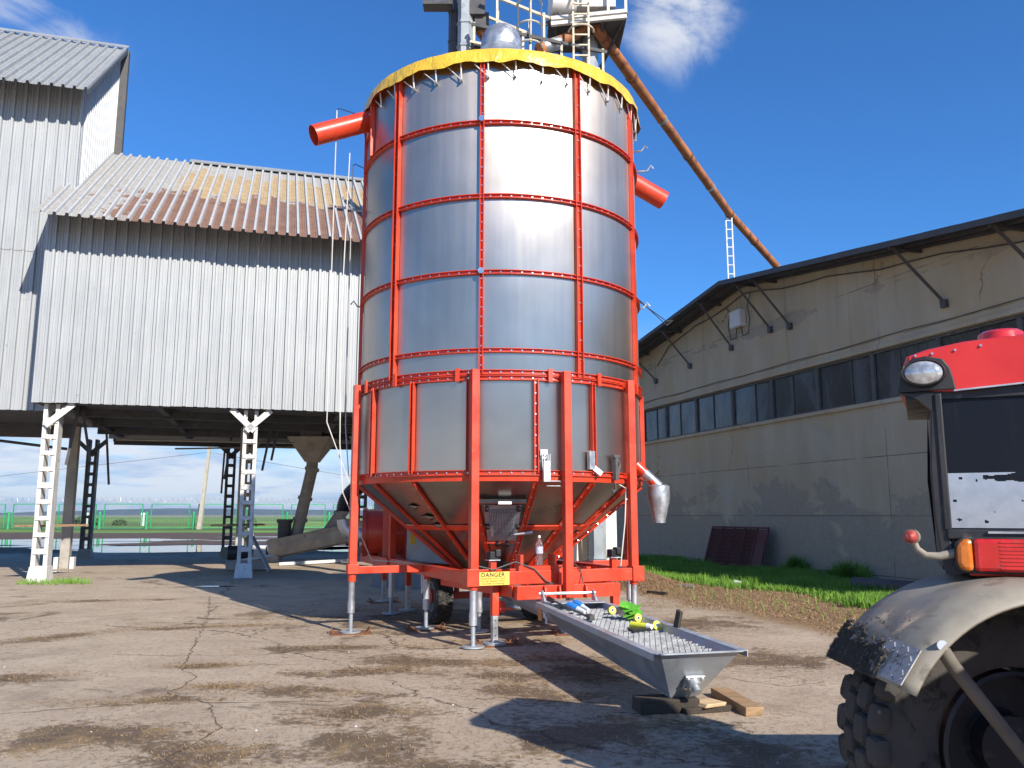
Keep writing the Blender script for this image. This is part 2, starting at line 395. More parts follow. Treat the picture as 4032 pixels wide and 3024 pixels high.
def m_bottle():
    m, b = nodes('clear_plastic'); b.inputs['Base Color'].default_value = (.9, .92, .95, 1)
    b.inputs['Transmission Weight'].default_value = .92; b.inputs['Roughness'].default_value = .08; b.inputs['IOR'].default_value = 1.2
    return m
M['clear'] = m_bottle()
def m_cabglass():
    m, b = nodes('tinted_cab_glass'); b.inputs['Base Color'].default_value = (.012, .016, .024, 1)
    n1 = tnoise(wpos((4, 4, .3)), 3, 6, .6)
    L(mixc(mr(n1, .5, .8, 0, .5), (.010, .013, .020), (.045, .042, .038)), b.inputs['Base Color'])
    L(mr(n1, .4, .8, .08, .3), b.inputs['Roughness']); b.inputs['Specular IOR Level'].default_value = .12; return m
M['cabglass'] = m_cabglass()
def m_clear_glass():
    m, b = nodes('clear_cab_glass'); b.inputs['Base Color'].default_value = (.9, .95, .95, 1)
    b.inputs['Transmission Weight'].default_value = 1; b.inputs['Roughness'].default_value = .0; b.inputs['IOR'].default_value = 1.02
    return m
M['glass_clear'] = m_clear_glass()
def m_foil():
    """mirror foil stuck on the cab window, flaked away in places"""
    m, b = nodes('mirror_foil'); 
    n2 = tnoise(wpos((6, 6, 6)), 2.0, 5, .6)
    L(mixc(mr(n2, .3, .7), (.60, .62, .66), (.72, .73, .76)), b.inputs['Base Color'])
    b.inputs['Metallic'].default_value = .95; b.inputs['Roughness'].default_value = .22
    return m
M['foil'] = m_foil()
# ------------------------------------------------------------------ ground
def m_ground():
    m, b = nodes('yard_ground')
    g = N('ShaderNodeNewGeometry'); sp = N('ShaderNodeSeparateXYZ'); L(g.outputs['Position'], sp.inputs[0])
    x, y = sp.outputs[0], sp.outputs[1]
    big = tnoise(wpos(), .22, 5, .62, .5); mid = tnoise(wpos(), 1.3, 6, .66, .4); fine = tnoise(wpos(), 14, 5, .7); grit = tnoise(wpos(), 70, 3, .7)
    # worn beige concrete
    col = mixc(mr(mid, .28, .74), (.37, .29, .21), (.50, .405, .30))
    col = mixc(mr(big, .35, .7, 0, .55), col, (.42, .33, .23))
    col = mixc(mr(fine, .48, .70, 0, .75), col, (.235, .175, .12))
    col = mixc(mr(grit, .58, .74, 0, .8), col, (.60, .52, .41))
    col = mixc(mr(grit, .40, .26, 0, .8), col, (.15, .11, .07))
    dirt = tnoise(wpos((1, 1, 1), (17, 23, 0)), .9, 8, .74, .8)
    col = mixc(mr(dirt, .52, .70, 0, .48), col, (.20, .148, .10))
    # long scuffs left by wheels
    sc_ = tnoise(wpos((.55, 3.2, 1)), 1.4, 7, .7, .6)
    col = mixc(mr(sc_, .60, .76, 0, .5), col, (.215, .16, .108))
    # damp earth and chaff trodden over the concrete (their own outlines)
    sa_ = N('ShaderNodeAttribute'); sa_.attribute_name = 'trodden'; stain = sa_.outputs['Fac']
    stn = mathn('ADD', stain, mathn('ADD', mathn('MULTIPLY', mathn('SUBTRACT', mid, .5), 3.6), mathn('MULTIPLY', mathn('SUBTRACT', fine, .5), 2.2)))
    wet = mr(stn, .08, .75)
    bgm = mr(tnoise(wpos((1, 1, 1), (31, 7, 0)), .5, 9, .68, .7), .57, .66, 0, .85)
    wet = mathn('MAXIMUM', wet, bgm)
    earth = mixc(mr(fine, .35, .7), (.058, .036, .019), (.135, .086, .045))
    straw = mixc(mr(grit, .35, .7), (.18, .105, .045), (.44, .31, .14))
    earth = mixc(mr(tnoise(wpos((1, 1, 1), (3, 9, 0)), 2.1, 6, .6, .4), .5, .66, 0, .8), earth, straw)
    col = mixc(mathn('MULTIPLY', wet, .85), col, earth)
    # brown chaff and soil towards the warehouse
    ws = mathn('ADD', mathn('MULTIPLY', mathn('SUBTRACT', x, 9.363), -.951), mathn('MULTIPLY', mathn('SUBTRACT', y, 20.463), -.308))
    nearw = mr(mathn('ADD', ws, mathn('MULTIPLY', mathn('SUBTRACT', big, .5), 2.6)), 7.6, 6.9)
    chaff = mixc(mr(fine, .3, .72), (.135, .075, .035), (.36, .235, .125)); chaff = mixc(mr(grit, .55, .75, 0, .8), chaff, (.48, .34, .19))
    col = mixc(mathn('MULTIPLY', nearw, mr(y, 9.5, 11.5)), col, chaff)
    # cracks
    mv = N('ShaderNodeVectorMath', operation='MULTIPLY_ADD'); nn = N('ShaderNodeTexNoise'); L(wpos(), nn.inputs['Vector'])
    nn.inputs['Scale'].default_value = 1.1; nn.inputs['Detail'].default_value = 9; nn.inputs['Roughness'].default_value = .65
    L(nn.outputs['Color'], mv.inputs[0]); mv.inputs[1].default_value = (1.1, 1.1, 0); L(wpos((1, 1, 0)), mv.inputs[2])
    vo = N('ShaderNodeTexVoronoi', feature='DISTANCE_TO_EDGE'); vo.inputs['Scale'].default_value = .36; L(mv.outputs[0], vo.inputs['Vector'])
    ck = mathn('MULTIPLY', mr(vo.outputs[0], .007, .0015), mr(tnoise(wpos((1, 1, 1), (2, 2, 2)), .7, 4, .6), .52, .60))
    vo2 = N('ShaderNodeTexVoronoi', feature='DISTANCE_TO_EDGE'); vo2.inputs['Scale'].default_value = .115; L(mv.outputs[0], vo2.inputs['Vector'])
    ck = mathn('MAXIMUM', ck, mathn('MULTIPLY', mr(vo2.outputs[0], .0022, .0006), mr(tnoise(wpos((1, 1, 1), (6, 2, 2)), .9, 4, .6), .40, .50)))
    ck = mathn('MULTIPLY', ck, mr(y, 24, 20))
    col = mixc(mathn('MULTIPLY', ck, .85), col, (.07, .05, .032))
    # churned mud behind the gallery, then rough pasture
    mudm = mr(mathn('ADD', y, mathn('MULTIPLY', mathn('SUBTRACT', big, .5), 16)), 33, 38)
    mud = mixc(mr(mid, .3, .7), (.070, .046, .032), (.135, .094, .066))
    col = mixc(mudm, col, mud)
    edge = mathn('ADD', y, mathn('MULTIPLY', mathn('SUBTRACT', tnoise(wpos((.25, 1, 1)), .35, 7, .6), .5), 26))
    gr = mixc(mr(tnoise(wpos((.12, .5, 1)), .35, 8, .68), .3, .7), (.12, .24, .03), (.23, .43, .06))
    gr = mixc(mr(tnoise(wpos((.03, .17, 1), (3, 0, 0)), .35, 7, .62), .46, .58, 0, .9), gr, (.075, .072, .035))
    gr = mixc(mr(y, 420, 700, 0, .85), gr, (.27, .26, .135))
    col = mixc(mr(edge, 74, 82), col, gr)
    L(col, b.inputs['Base Color'])
    L(mathn('SUBTRACT', mr(fine, .3, .7, .82, .95), mathn('MULTIPLY', wet, .10)), b.inputs['Roughness'])
    b.inputs['Specular IOR Level'].default_value = .3
    h = mathn('ADD', mathn('MULTIPLY', fine, .5), mathn('MULTIPLY', mid, 1.0)); h = mathn('ADD', h, mathn('MULTIPLY', grit, .28))
    h = mathn('SUBTRACT', h, mathn('MULTIPLY', ck, .9)); bumpn(b, h, .55, .035)
    return m
# x, y, radius x, radius y, turn
STAINS = [(-.2, 11.0, 1.2, .5, 10), (-3.2, 7.6, .9, .3, 10), (-6.5, 6.6, 1.0, .4, 20), (-4.6, 12.4, 1.1, .25, 20), (-1.9, 8.0, 1.0, .4, -10), (1.4, 6.0, 1.1, .6, 0), (-6.0, 11.4, 1.6, .34, 50), (-7.2, 9.5, 1.4, .45, 40), (-4.9, 8.6, .75, .35, 20), (-3.3, 9.3, .5, .2, 8), (-2.2, 10.5, 1.5, .35, 8),
          (-.9, 9.6, 1.7, .45, -12), (-3.0, 6.4, 1.0, .7, 15), (-2.1, 6.0, .8, .6, -20), (-.8, 5.9, .75, 1.4, 25), (-1.3, 7.1, .8, .45, 0),
          (.2, 7.9, 1.1, .5, -25), (.9, 9.4, 1.3, .8, -30), (3.0, 9.6, 1.1, 1.0, 10), (2.4, 12.6, 2.1, 1.0, 30), (-2.7, 8.2, .42, .2, 4),
          (-5.4, 7.2, .42, .2, 10), (-1.5, 9.0, .9, .3, 10), (.6, 6.6, 1.2, .7, 10), (-3.8, 12.6, .9, .25, 15), (-7.6, 16.2, 1.6, .3, 12), (-1.0, 13.5, 3.2, 2.2, 20), (.1, 8.7, 1.6, .5, -15)]
M['ground'] = m_ground()
gm = MB()
xs = [-4000, -900, -250, -80, -30, -14] + [-10 + .14 * i for i in range(115)] + [8, 14, 30, 80, 250, 900, 4000]
ys = [-300, -80, -20, 0, 3] + [4 + .14 * i for i in range(100)] + [20, 26, 40, 60, 90, 150, 300, 700, 1600, 3600]
tread = []
for yy in ys:
    for xx in xs:
        gm.v.append(V(xx, yy, 0)); q = -1.5
        if -11 < xx < 7 and 3.5 < yy < 19:
            for (cx, cy, rx, ry, a) in STAINS:
                ca, sa = cos(R_(a)), sin(R_(a)); dx, dy = xx - cx, yy - cy
                q = max(q, 1 - math.hypot((dx * ca + dy * sa) / rx, (dy * ca - dx * sa) / ry))
        tread.append(q)
nx = len(xs)
for j in range(len(ys) - 1):
    for i in range(nx - 1): gm.f.append((j * nx + i, j * nx + i + 1, (j + 1) * nx + i + 1, (j + 1) * nx + i))
gro = put(gm.build('ground', M['ground'], fix=False), kind='structure')
ga_ = gro.data.attributes.new('trodden', 'FLOAT', 'POINT'); ga_.data.foreach_set('value', tread)

# cracks in the concrete, each a thin irregular gap filled with dirt
M['crack'] = simple('crack_dirt', (.10, .072, .046), .95, var=.4, scale=20)
def crack(pts, wd, seed):
    q = random.Random(seed); path = []
    for k in range(len(pts) - 1):
        a, c = V(*pts[k], 0), V(*pts[k + 1], 0); n_ = max(2, int((c - a).length / .07)); t_ = (c - a).normalized(); s_ = V(-t_.y, t_.x, 0)
        for i in range(n_): path.append(a + (c - a) * i / n_ + s_ * (.05 * noise.noise(V(i * .35, k * 7, seed)) + q.gauss(0, .010)))
    mb = MB()
    for i, p in enumerate(path):
        d_ = (path[min(i + 1, len(path) - 1)] - path[max(i - 1, 0)]).normalized(); s_ = V(-d_.y, d_.x, 0); w_ = .62 * wd * max(.10, .6 + .9 * noise.noise(V(i * .22, seed, 4)) + q.uniform(-.25, .25)) * min(1, (i + 1) / 6, (len(path) - i) / 6)
        mb.v += [p + s_ * w_ / 2 + V(0, 0, .003), p - s_ * w_ / 2 + V(0, 0, .003)]
        if i: b_ = 2 * i; mb.f.append((b_ - 2, b_ - 1, b_ + 1, b_))
    o = mb.build('crack', M['crack'], fix=False); o.parent = gro; o.location = o.location - gro.location
crack([(-6.0, 17.0), (-4.95, 14.0), (-4.2, 11.6), (-3.7, 9.9), (-3.42, 9.0), (-3.15, 8.7), (-3.1, 8.1), (-3.15, 7.95), (-2.85, 7.65), (-2.6, 7.5), (-2.2, 7.53), (-1.2, 7.6)], .035, 1)
crack([(-4.1, 8.9), (-3.55, 8.98)], .02, 2); crack([(-5.2, 6.75), (-4.4, 7.0), (-3.7, 7.3), (-2.9, 7.55)], .024, 3); crack([(-4.55, 10.9), (-3.9, 11.1), (-3.2, 11.0), (-2.2, 10.3), (-1.5, 10.1)], .026, 4)
crack([(-2.6, 7.5), (-2.2, 6.6), (-2.3, 5.9), (-1.9, 5.2)], .03, 5); crack([(-3.4, 9.0), (-2.7, 9.4), (-1.9, 9.3)], .02, 6); crack([(-8.2, 13.2), (-6.9, 13.5), (-5.3, 14.6)], .025, 8); crack([(1.9, 8.8), (2.6, 8.2), (3.3, 8.6)], .022, 9)

# distant wooded rise on the horizon
M['hill'] = simple('wooded_hills', (.030, .045, .022), .95, var=.4, scale=.01)
hm = MB()
def hill_h(x): return 34 * (.55 + .6 * noise.noise(V(x * .0011, 3.3, 0)) + .12 * noise.noise(V(x * .006, 1, 0)) - .00006 * abs(x + 300))
prev = None
for i in range(121):
    x = -4200 + i * 70; h = max(1.0, hill_h(x)); b0 = len(hm.v)
    hm.v += [V(x, 3350, -6), V(x, 3390, h * .7), V(x, 3440, h), V(x, 3580, h * .6), V(x, 3700, -6)]
    if i:
        for k in range(4): hm.f.append((b0 - 5 + k, b0 + k, b0 + k + 1, b0 - 5 + k + 1))
put(hm.build('hills', M['hill'], smooth=True), kind='structure')

# puddles
def m_water():
    m, b = nodes('puddle_water'); b.inputs['Base Color'].default_value = (.035, .028, .02, 1)
    b.inputs['Roughness'].default_value = .025; b.inputs['IOR'].default_value = 1.333; b.inputs['Specular IOR Level'].default_value = .75
    bumpn(b, tnoise(wpos(), 2.5, 3, .5), .012, .02); return m
M['water'] = m_water()
def puddle(cx, cy, rx, ry, seed, turn=0):
    pm_ = MB(); n = 64
    pts = []
    for i in range(n):
        a = 2 * pi * i / n; k = 1 + .32 * noise.noise(V(cos(a) * 1.6 + seed * 7, sin(a) * 1.6, seed)) + .16 * noise.noise(V(cos(a) * 5, sin(a) * 5, seed * 3))
        px, py = rx * k * cos(a), ry * k * sin(a); t = R_(turn)
        pts.append(V(cx + px * cos(t) - py * sin(t), cy + px * sin(t) + py * cos(t), .006))
    pm_.add([V(cx, cy, .006)] + pts, [(0, 1 + i, 1 + (i + 1) % n) for i in range(n)])
    put(pm_.build('puddle', M['water'], fix=False), kind='structure')
for a in [(-14.5, 41.2, 7.5, 4.0, 1), (-4.5, 40.5, 5.5, 3.6, 2), (-27.5, 48.5, 6.5, 3.2, 3), (-23.5, 43.5, 3.2, 1.3, 14), (-27, 54, 7, 3.0, 4), (-12.5, 53.5, 6.5, 1.6, 5), (-7, 61, 8, 2, 6), (-17.5, 62, 4, 1.0, 9),
          (-13.2, 24.2, .8, .24, 7), (-15.0, 22.6, .7, .3, 8), (-6.7, 19.3, .5, .11, 11), (-5.6, 19.4, .35, .09, 12)]: puddle(*a)

# ------------------------------------------------------------------ corrugated sheets
PER = .275
PROF = [(0, 0), (.046, 0), (.050, -.012), (.062, -.012), (.066, 0), (.110, 0), (.112, -.012), (.124, -.012), (.128, 0), (.166, 0), (.190, .075), (.246, .075), (.260, 0)]
def sheet(name, mat, par, P, e, g, n, nper, bow=0., jit=0., uv=None, depth=1.0, rows=3, rise=0.):
    """one ribbed sheet: starts at P, runs nper ribs along e, spans g upward, ribs stand out along n"""
    P, e, g, n = V(P), V(e), V(g), V(n); mb = MB(); pts = []
    for k in range(nper):
        for (a, d) in PROF: pts.append((k * PER + a, d * depth, 1.0 if d > .03 else 0.0))
    pts.append((nper * PER, 0, 0)); m = len(pts)
    for r in range(rows):
        t = r / (rows - 1)
        for (a, d, c) in pts: mb.v.append(P + e * a + g * t + V(0, 0, rise * a * t) + n * (d + bow * sin(pi * t) + jit))
    for r in range(rows - 1):
        for i in range(m - 1): mb.f.append((r * m + i, r * m + i + 1, (r + 1) * m + i + 1, (r + 1) * m + i))
    o = mb.build(name, mat, par, fix=False)
    if uv is not None:
        me = o.data; ul = me.uv_layers.new(name='UV'); at = me.attributes.new('crest', 'FLOAT', 'FACE')
        for p in me.polygons:
            i = p.vertices[0] % m
            at.data[p.index].value = 1.0 if (pts[i][1] + pts[i + 1][1]) > .03 * depth else 0.0
            for li in p.loop_indices:
                vi = me.loops[li].vertex_index; ul.data[li].uv = (uv + pts[vi % m][0], (vi // m) / (rows - 1))
    return o

# ------------------------------------------------------------------ raised gallery and tower on the left (frame: s along the front, o outward, z up)
GA = V(-11.84, 20.346, 0); GE = V(.960, .279, 0); GN = V(.279, -.960, 0)
def G(s, o, z): return GA + GE * s + GN * o + V(0, 0, z)
gal = thing('raised_gallery', 'raised corrugated-metal grain gallery on laced white columns, its roof stained brown', 'gallery', G(5, -5.3, 0))
ZB, ZE, OE, ZR, OR_ = 4.36, 8.86, 1.0, 13.15, -5.3
LEN = 12
for k in range(11):
    o = sheet('wall_sheet', M['sheet'], gal, G(k * 4 * PER, 0, ZB - .02 * random.random()), GE, (0, 0, 9.4 - ZB), GN, 4, bow=.012, jit=random.uniform(0, .008))
# lower part of two sheets is a separate length lapped over
sheet('wall_sheet', M['sheet'], gal, G(.0, .006, ZB - .02), GE, (0, 0, 2.6), GN, 2)
slope = (G(0, OR_, ZR) - G(0, OE, ZE)); un = GE.cross(slope).normalized(); un = un if un.z > 0 else -un
for k in range(11):
    drop = 0.03 * random.random() + (.03 if k % 3 == 1 else 0)
    st = V(0, 0, 0) - slope.normalized() * drop
    sheet('roof_sheet', M['stained'], gal, G(-.10 + k * 4 * PER, OE, ZE) + st, GE, slope - st, un, 4, bow=.02, jit=random.uniform(0, .012), uv=k * 4 * PER)
    bs = G(0, 2 * OR_ - OE, ZE) - G(0, OR_, ZR)
    sheet('roof_sheet', M['sheet_roof'], gal, G(-.10 + k * 4 * PER, OR_, ZR), GE, bs, V(0, 0, 1), 4)
rb = MB(); rb.bar(G(2.75, OR_ + .14, ZR + .02), G(LEN, OR_ + .14, ZR + .02), .34, .03, un); rb.bar(G(2.75, OR_ - .1, ZR + .08), G(LEN, OR_ - .1, ZR + .08), .2, .04)
rb.build('ridge_cap', M['sheet_roof'], gal)
# end wall towards the tower, back wall, floor slab and beams
mb = MB(); mb.prism([G(.0, -.02, ZB), G(0, -1.28, ZB), G(0, -1.28, 9.6), G(0, -.02, 9.2)], GE * .05); mb.build('end_wall', M['sheet'], gal)
mb = MB(); mb.prism([G(0, -10.6, ZB), G(LEN, -10.6, ZB), G(LEN, -10.6, 9.2), G(0, -10.6, 9.2)], GN * .05); mb.build('back_wall', M['sheet'], gal)
mb = MB(); mb.prism([G(LEN, -.1, ZB), G(LEN, -10.5, ZB), G(LEN, -10.5, 9.2), G(LEN, -5.3, 12.9), G(LEN, -.1, 9.2)], GE * .05); mb.build('end_wall', M['sheet'], gal)
mb = MB(); mb.prism([G(-.0, -.12, ZB + .35), G(LEN, -.12, ZB + .35), G(LEN, -11.7, ZB + .35), G(0, -11.7, ZB + .35)], (0, 0, .12)); mb.build('floor_slab', M['dark_steel'], gal)
for s in (.42, 2.8, 5.18, 7.6, 9.9, 11.8):
    mb = MB(); mb.bar(G(s, -.12, ZB + .2), G(s, -11.7, ZB + .2), .18, .3); mb.build('floor_beam', M['dark_steel'], gal)
for o in (-.25, -3, -5.6, -8.5, -11.6):
    mb = MB(); mb.bar(G(0, o, ZB + .09), G(LEN, o, ZB + .09), .16, .22); mb.build('floor_beam', M['dark_steel'], gal)
mb = MB(); mb.bar(G(0, -11.75, ZB + .12), G(LEN, -11.75, ZB + .12), .1, .5); mb.build('edge_beam', M['dark_steel'], gal)
for (s, o, s2, o2, z2) in [(1.0, -6, 6.5, -6.4, ZB - .35), (2.4, -9.5, 8.2, -9.2, ZB - .2)]:
    mb = MB(); mb.tube([G(s, o, ZB - .4), G(s2, o2, z2)], .035, 6); mb.build('service_pipe', M['dusty'], gal)

def column(s, o, mat, name='laced_column', top=ZB + .05, knee=(1,), plate=True, base=M['white_old']):
    """two channels joined by batten plates, on a tapered concrete foot"""
    c = MB(); wd = .36
    for q in (-1, 1):
        c.bar(G(s + q * (wd / 2 - .045), o - .25, .33), G(s + q * (wd / 2 - .045), o - .25, top), .09, .46, GN)
    p = c.build(name, mat, gal)
    z = .72; k = 0
    bt = []
    while z < top - .2:
        for oo in (o + .0, o - .5):
            b_ = MB(); b_.bar(G(s - wd / 2 + .02, oo, z), G(s + wd / 2 - .02, oo, z), .03, .10 if k % 4 else .13); bp = b_.build('batten_plate', mat, gal); bp.parent = p
        z += .40; k += 1
    f = MB(); a, b_ = .235, .36
    lo = [G(s - a, o + .12, -.02), G(s + a, o + .12, -.02), G(s + a, o - .62, -.02), G(s - a, o - .62, -.02)]
    hi = [G(s - .19, o + .03, .36), G(s + .19, o + .03, .36), G(s + .19, o - .53, .36), G(s - .19, o - .53, .36)]
    f.add(lo + hi, [(3, 2, 1, 0), (4, 5, 6, 7), (0, 1, 5, 4), (1, 2, 6, 5), (2, 3, 7, 6), (3, 0, 4, 7)])
    fo = f.build('foot', base, gal, bev=.015); fo.parent = p
    for q in knee:
        kb = MB(); kb.bar(G(s - q * .10, o + .06, top - .62), G(s + q * .50, o + .06, top - .06), .15, .06, GN); ko = kb.build('knee_brace', mat, gal); ko.parent = p
    return p
column(.42, -.2, M['white_old'], knee=(1,))
column(5.18, -.2, M['white_old'], knee=(-1, 1))
column(9.95, -.2, M['white_old'], knee=(-1, 1))
for s in (-.72, 4.25, 9.4): column(s, -11.6, M['dark_steel'], knee=(1, -1), base=M['dusty'])
for s in (-.1, 4.9, 9.8):
    mb = MB(); mb.bar(G(s, -5.6, .0), G(s, -5.6, ZB + .05), .26, .34, GN); pc = mb.build('plain_column', M['dusty'], gal, bev=.01)
    for q in (-1, 1): mb = MB(); mb.bar(G(s + q * .22, -5.55, -.02), G(s + q * .22, -5.55, .34), .12, .3, GN); ps = mb.build('foot_stone', M['white_old'], gal, bev=.01); ps.parent = pc
column(4.95, -8.9, M['dusty'], knee=(1,), base=M['white_old'])
for (s, o, z, ds) in [(.75, -1.6, 2.9, -.2), (.65, -2.6, 3.1, .28), (.35, -8, 2.6, .2), (4.05, -10.8, 2.4, -.05), (4.3, -9.9, 2.9, -.18), (5.75, -3.2, 2.9, -.25), (5.95, -3.0, 3.2, -.2), (7.0, -9, 3.6, 0), (7.5, -9, 3.6, 0)]:
    mb = MB(); mb.bar(G(s, o, ZB + .1), G(s + ds, o, z), .07, .03, GN); mb.build('hanging_strap', M['dark_steel'], gal)
# rough shelf boards resting across the columns
for (s0, s1, o, z) in [(-.05, .95, -.35, 1.33), (4.5, 5.5, -.4, 1.33)]:
    mb = MB(); mb.bar(G(s0, o, z), G(s1, o - 1.6, z), .5, .05)
    mb.build('timber_board', M['wood'], label='rough timber board resting across the ' + ('grass-tufted outer' if s0 < 1 else 'motor-side') + ' laced column', cat='board')
# tower
tow = thing('elevator_tower', 'tall pale corrugated-metal tower rising behind the gallery roof', 'tower', G(-4.5, -5.3, 0))
TB, TO, TE, TR = 4.28, -1.3, 12.85, 16.85
SR = .33
for k in range(9):
    s0 = SR - (k + 1) * 4 * PER
    sheet('wall_sheet', M['sheet'], tow, G(s0, TO, TB), GE, (0, 0, 4.3), GN, 4, jit=random.uniform(0, .006))
    sheet('wall_sheet', M['sheet'], tow, G(s0, TO + .012, TB + 4.26), GE, (0, 0, 13.6 - TB - 4.26), GN, 4, jit=random.uniform(0, .006))
tsl = G(0, -5.3, TR) - G(0, -.35, TE); tn = GE.cross(tsl).normalized(); tn = tn if tn.z > 0 else -tn
for k in range(9):
    d = tsl.normalized() * (.05 * random.random() + (.08 if k % 2 else 0))
    sheet('roof_sheet', M['sheet_roof'], tow, G(SR + .28 - (k + 1) * 4 * PER, -.35, TE) - d, GE, tsl + d, tn, 4, jit=random.uniform(0, .01))
mb = MB(); mb.bar(G(-10, -5.22, TR + .05), G(SR + .3, -5.22, TR + .05), .30, .03, tn); mb.build('ridge_cap', M['sheet_roof'], tow)
# right side wall of the tower, in ribbed sheets cut to the slope of the roof
sl_t = (TR - TE) / 4.95
for k in range(4):
    o0 = TO - k * 4 * PER; z0 = TE + (-.35 - o0) * sl_t - .16
    sheet('wall_sheet', M['sheet'], tow, G(SR, o0, TB), -GN, (0, 0, z0 - TB), GE, 4 if k < 3 else 3, rise=sl_t)
mb = MB(); mb.bar(G(SR + .26, -.35, TE - .06), G(SR + .26, -5.3, TR - .06), .03, .14); mb.build('verge_board', M['dark_steel'], tow)
mb = MB(); mb.prism([G(-10, -5.36, TB), G(SR + .3, -5.36, TB), G(SR + .3, -5.36, TR), G(-10, -5.36, TR)], GN * -.25); mb.build('back_wall', M['dark_steel'], tow)
mb = MB(); mb.prism([G(-10, TO - .05, TB + .06), G(SR, TO - .05, TB + .06), G(SR, -5.3, TB + .06), G(-10, -5.3, TB + .06)], (0, 0, .1)); mb.build('floor_slab', M['dark_steel'], tow)
mb = MB(); mb.bar(G(-10, -5.5, TB - .1), G(-.1, -5.5, TB - .1), .15, .5); mb.build('edge_beam', M['dark_steel'], tow)
mb = MB(); mb.tube([G(-4.5, -6, 4.1), G(-.3, -5.6, 3.6)], .05, 6); mb.build('service_pipe', M['dark_steel'], tow)
for s in (-5.2, -9.6):
    for o in (-1.6, -5.2):
        mb = MB(); mb.bar(G(s, o, 0), G(s, o, TB + .1), .3, .3); mb.build('post', M['dusty'], tow)

# hoppers under the gallery floor and their chutes
def hopper(x, y, wd, zt, zb, label, chute):
    h = thing('discharge_hopper', label, 'hopper', (x, y, 0), 'hoppers under the gallery')
    m_ = MB(); a = wd / 2; c = .22
    lo = [V(x - c, y - c, zb), V(x + c, y - c, zb), V(x + c, y + c, zb), V(x - c, y + c, zb)]
    hi = [V(x - a, y - a, zt), V(x + a, y - a, zt), V(x + a, y + a, zt), V(x - a, y + a, zt)]
    m_.add(lo + hi, [(3, 2, 1, 0), (4, 5, 6, 7), (0, 1, 5, 4), (1, 2, 6, 5), (2, 3, 7, 6), (3, 0, 4, 7)]); m_.build('funnel', M['dusty'], h)
    m_ = MB(); m_.box((x, y, zt + .12), wd * .5, wd * .5, .4); m_.build('collar_box', M['dusty'], h)
    m_ = MB(); m_.tube([(x, y, zb + .05), (x, y, zb - .25)] + chute, .205, 18); m_.build('chute', M['dusty'], h, smooth=True)
    pts = [V(x, y, zb - .25)] + [V(p) for p in chute]
    d = (pts[-1] - pts[0])
    for t in (.0, .42, .72):
        p = pts[0] + d * t; m_ = MB(); m_.tube([p - d.normalized() * .05, p + d.normalized() * .05], .255, 18); m_.build('chute_collar', M['dusty'], h, smooth=True)
hopper(-7.1, 29.7, 1.48, 4.30, 3.45, 'dusty steel funnel feeding a nearly upright chute under the gallery', [(-7.5, 29.35, .75)])
hopper(-4.95, 29.7, 1.48, 4.30, 3.45, 'dusty steel funnel feeding a slanting chute under the gallery', [(-6.45, 29.5, .95)])
cv = thing('screw_conveyor', 'long dusty grey screw conveyor trough rising under the gallery', 'conveyor', (-6.6, 29.3, 0))
d0, d1 = V(-8.3, 28.9, .40), V(-4.55, 29.9, 1.20); dd = (d1 - d0).normalized()
mb = MB(); sd = dd.cross(V(0, 0, 1)).normalized(); upv = sd.cross(dd)
sec = [(-.30, .30), (-.30, 0), (-.2, -.24), (0, -.32), (.2, -.24), (.30, 0), (.30, .30)]
mb.prism([d0 + sd * a + upv * b_ for a, b_ in sec], d1 - d0); mb.build('trough', M['dusty'], cv)
mb = MB(); mb.bar(d0 + upv * .32, d1 + upv * .32, .68, .04); mb.build('lid', M['dusty'], cv)
for (x, y, r) in ((-7.85, 29.2, .23), (-5.75, 30.4, .21)):
    mb = MB(); mb.tube([(x, y, .5), (x, y, 1.35)], r, 16); mb.tube([(x, y, 1.33), (x, y, 1.45)], r * 1.2, 16); mb.build('inlet_pipe', M['dark_steel'], cv, smooth=True)
mb = MB(); mb.box((-4.65, 29.85, .42), .12, .5, .9); mb.build('stand', M['dusty'], cv); mb = MB(); mb.box((-8.1, 29.0, .10), .4, .5, .26); mb.build('stand', M['dusty'], cv)
mb = MB(); mb.tube([d0 - dd * .02, d0 - dd * .5], .15, 14); mb.build('drive_gearbox', M['dark_steel'], cv, smooth=True)
mt = thing('electric_motor', 'white electric motor with belt arm beside the laced column', 'motor', (-7.6, 24.6, 0))
mb = MB(); mb.tube([(-8.2, 24.5, .52), (-7.55, 24.7, .52)], .2, 16); mb.build('housing', M['cab_black'], mt, smooth=True)
mb = MB(); mb.tube([(-7.52, 24.71, .52), (-7.2, 24.81, .52)], .19, 16); mb.build('fan_cover', M['white_old'], mt, smooth=True)
mb = MB(); mb.box((-7.7, 24.65, .18), 1.1, .5, .26, .28); mb.build('base_block', M['dusty'], mt)
mb = MB(); mb.bar((-7.6, 24.4, 1.2), (-6.7, 23.6, .05), .1, .05); mb.build('lever_arm', M['duct'], mt)
mb = MB(); mb.bar((-8.1, 24.4, .25), (-6.9, 24.6, .45), .08, .08); mb.build('bracket', M['white_old'], mt)
mb = MB(); mb.bar((-7.4, 27.0, .06), (-5.3, 28.7, .10), .09, .09); mb.build('white_pole', M['white_old'], label='white pole lying on the ground below the screw conveyor', cat='pole')

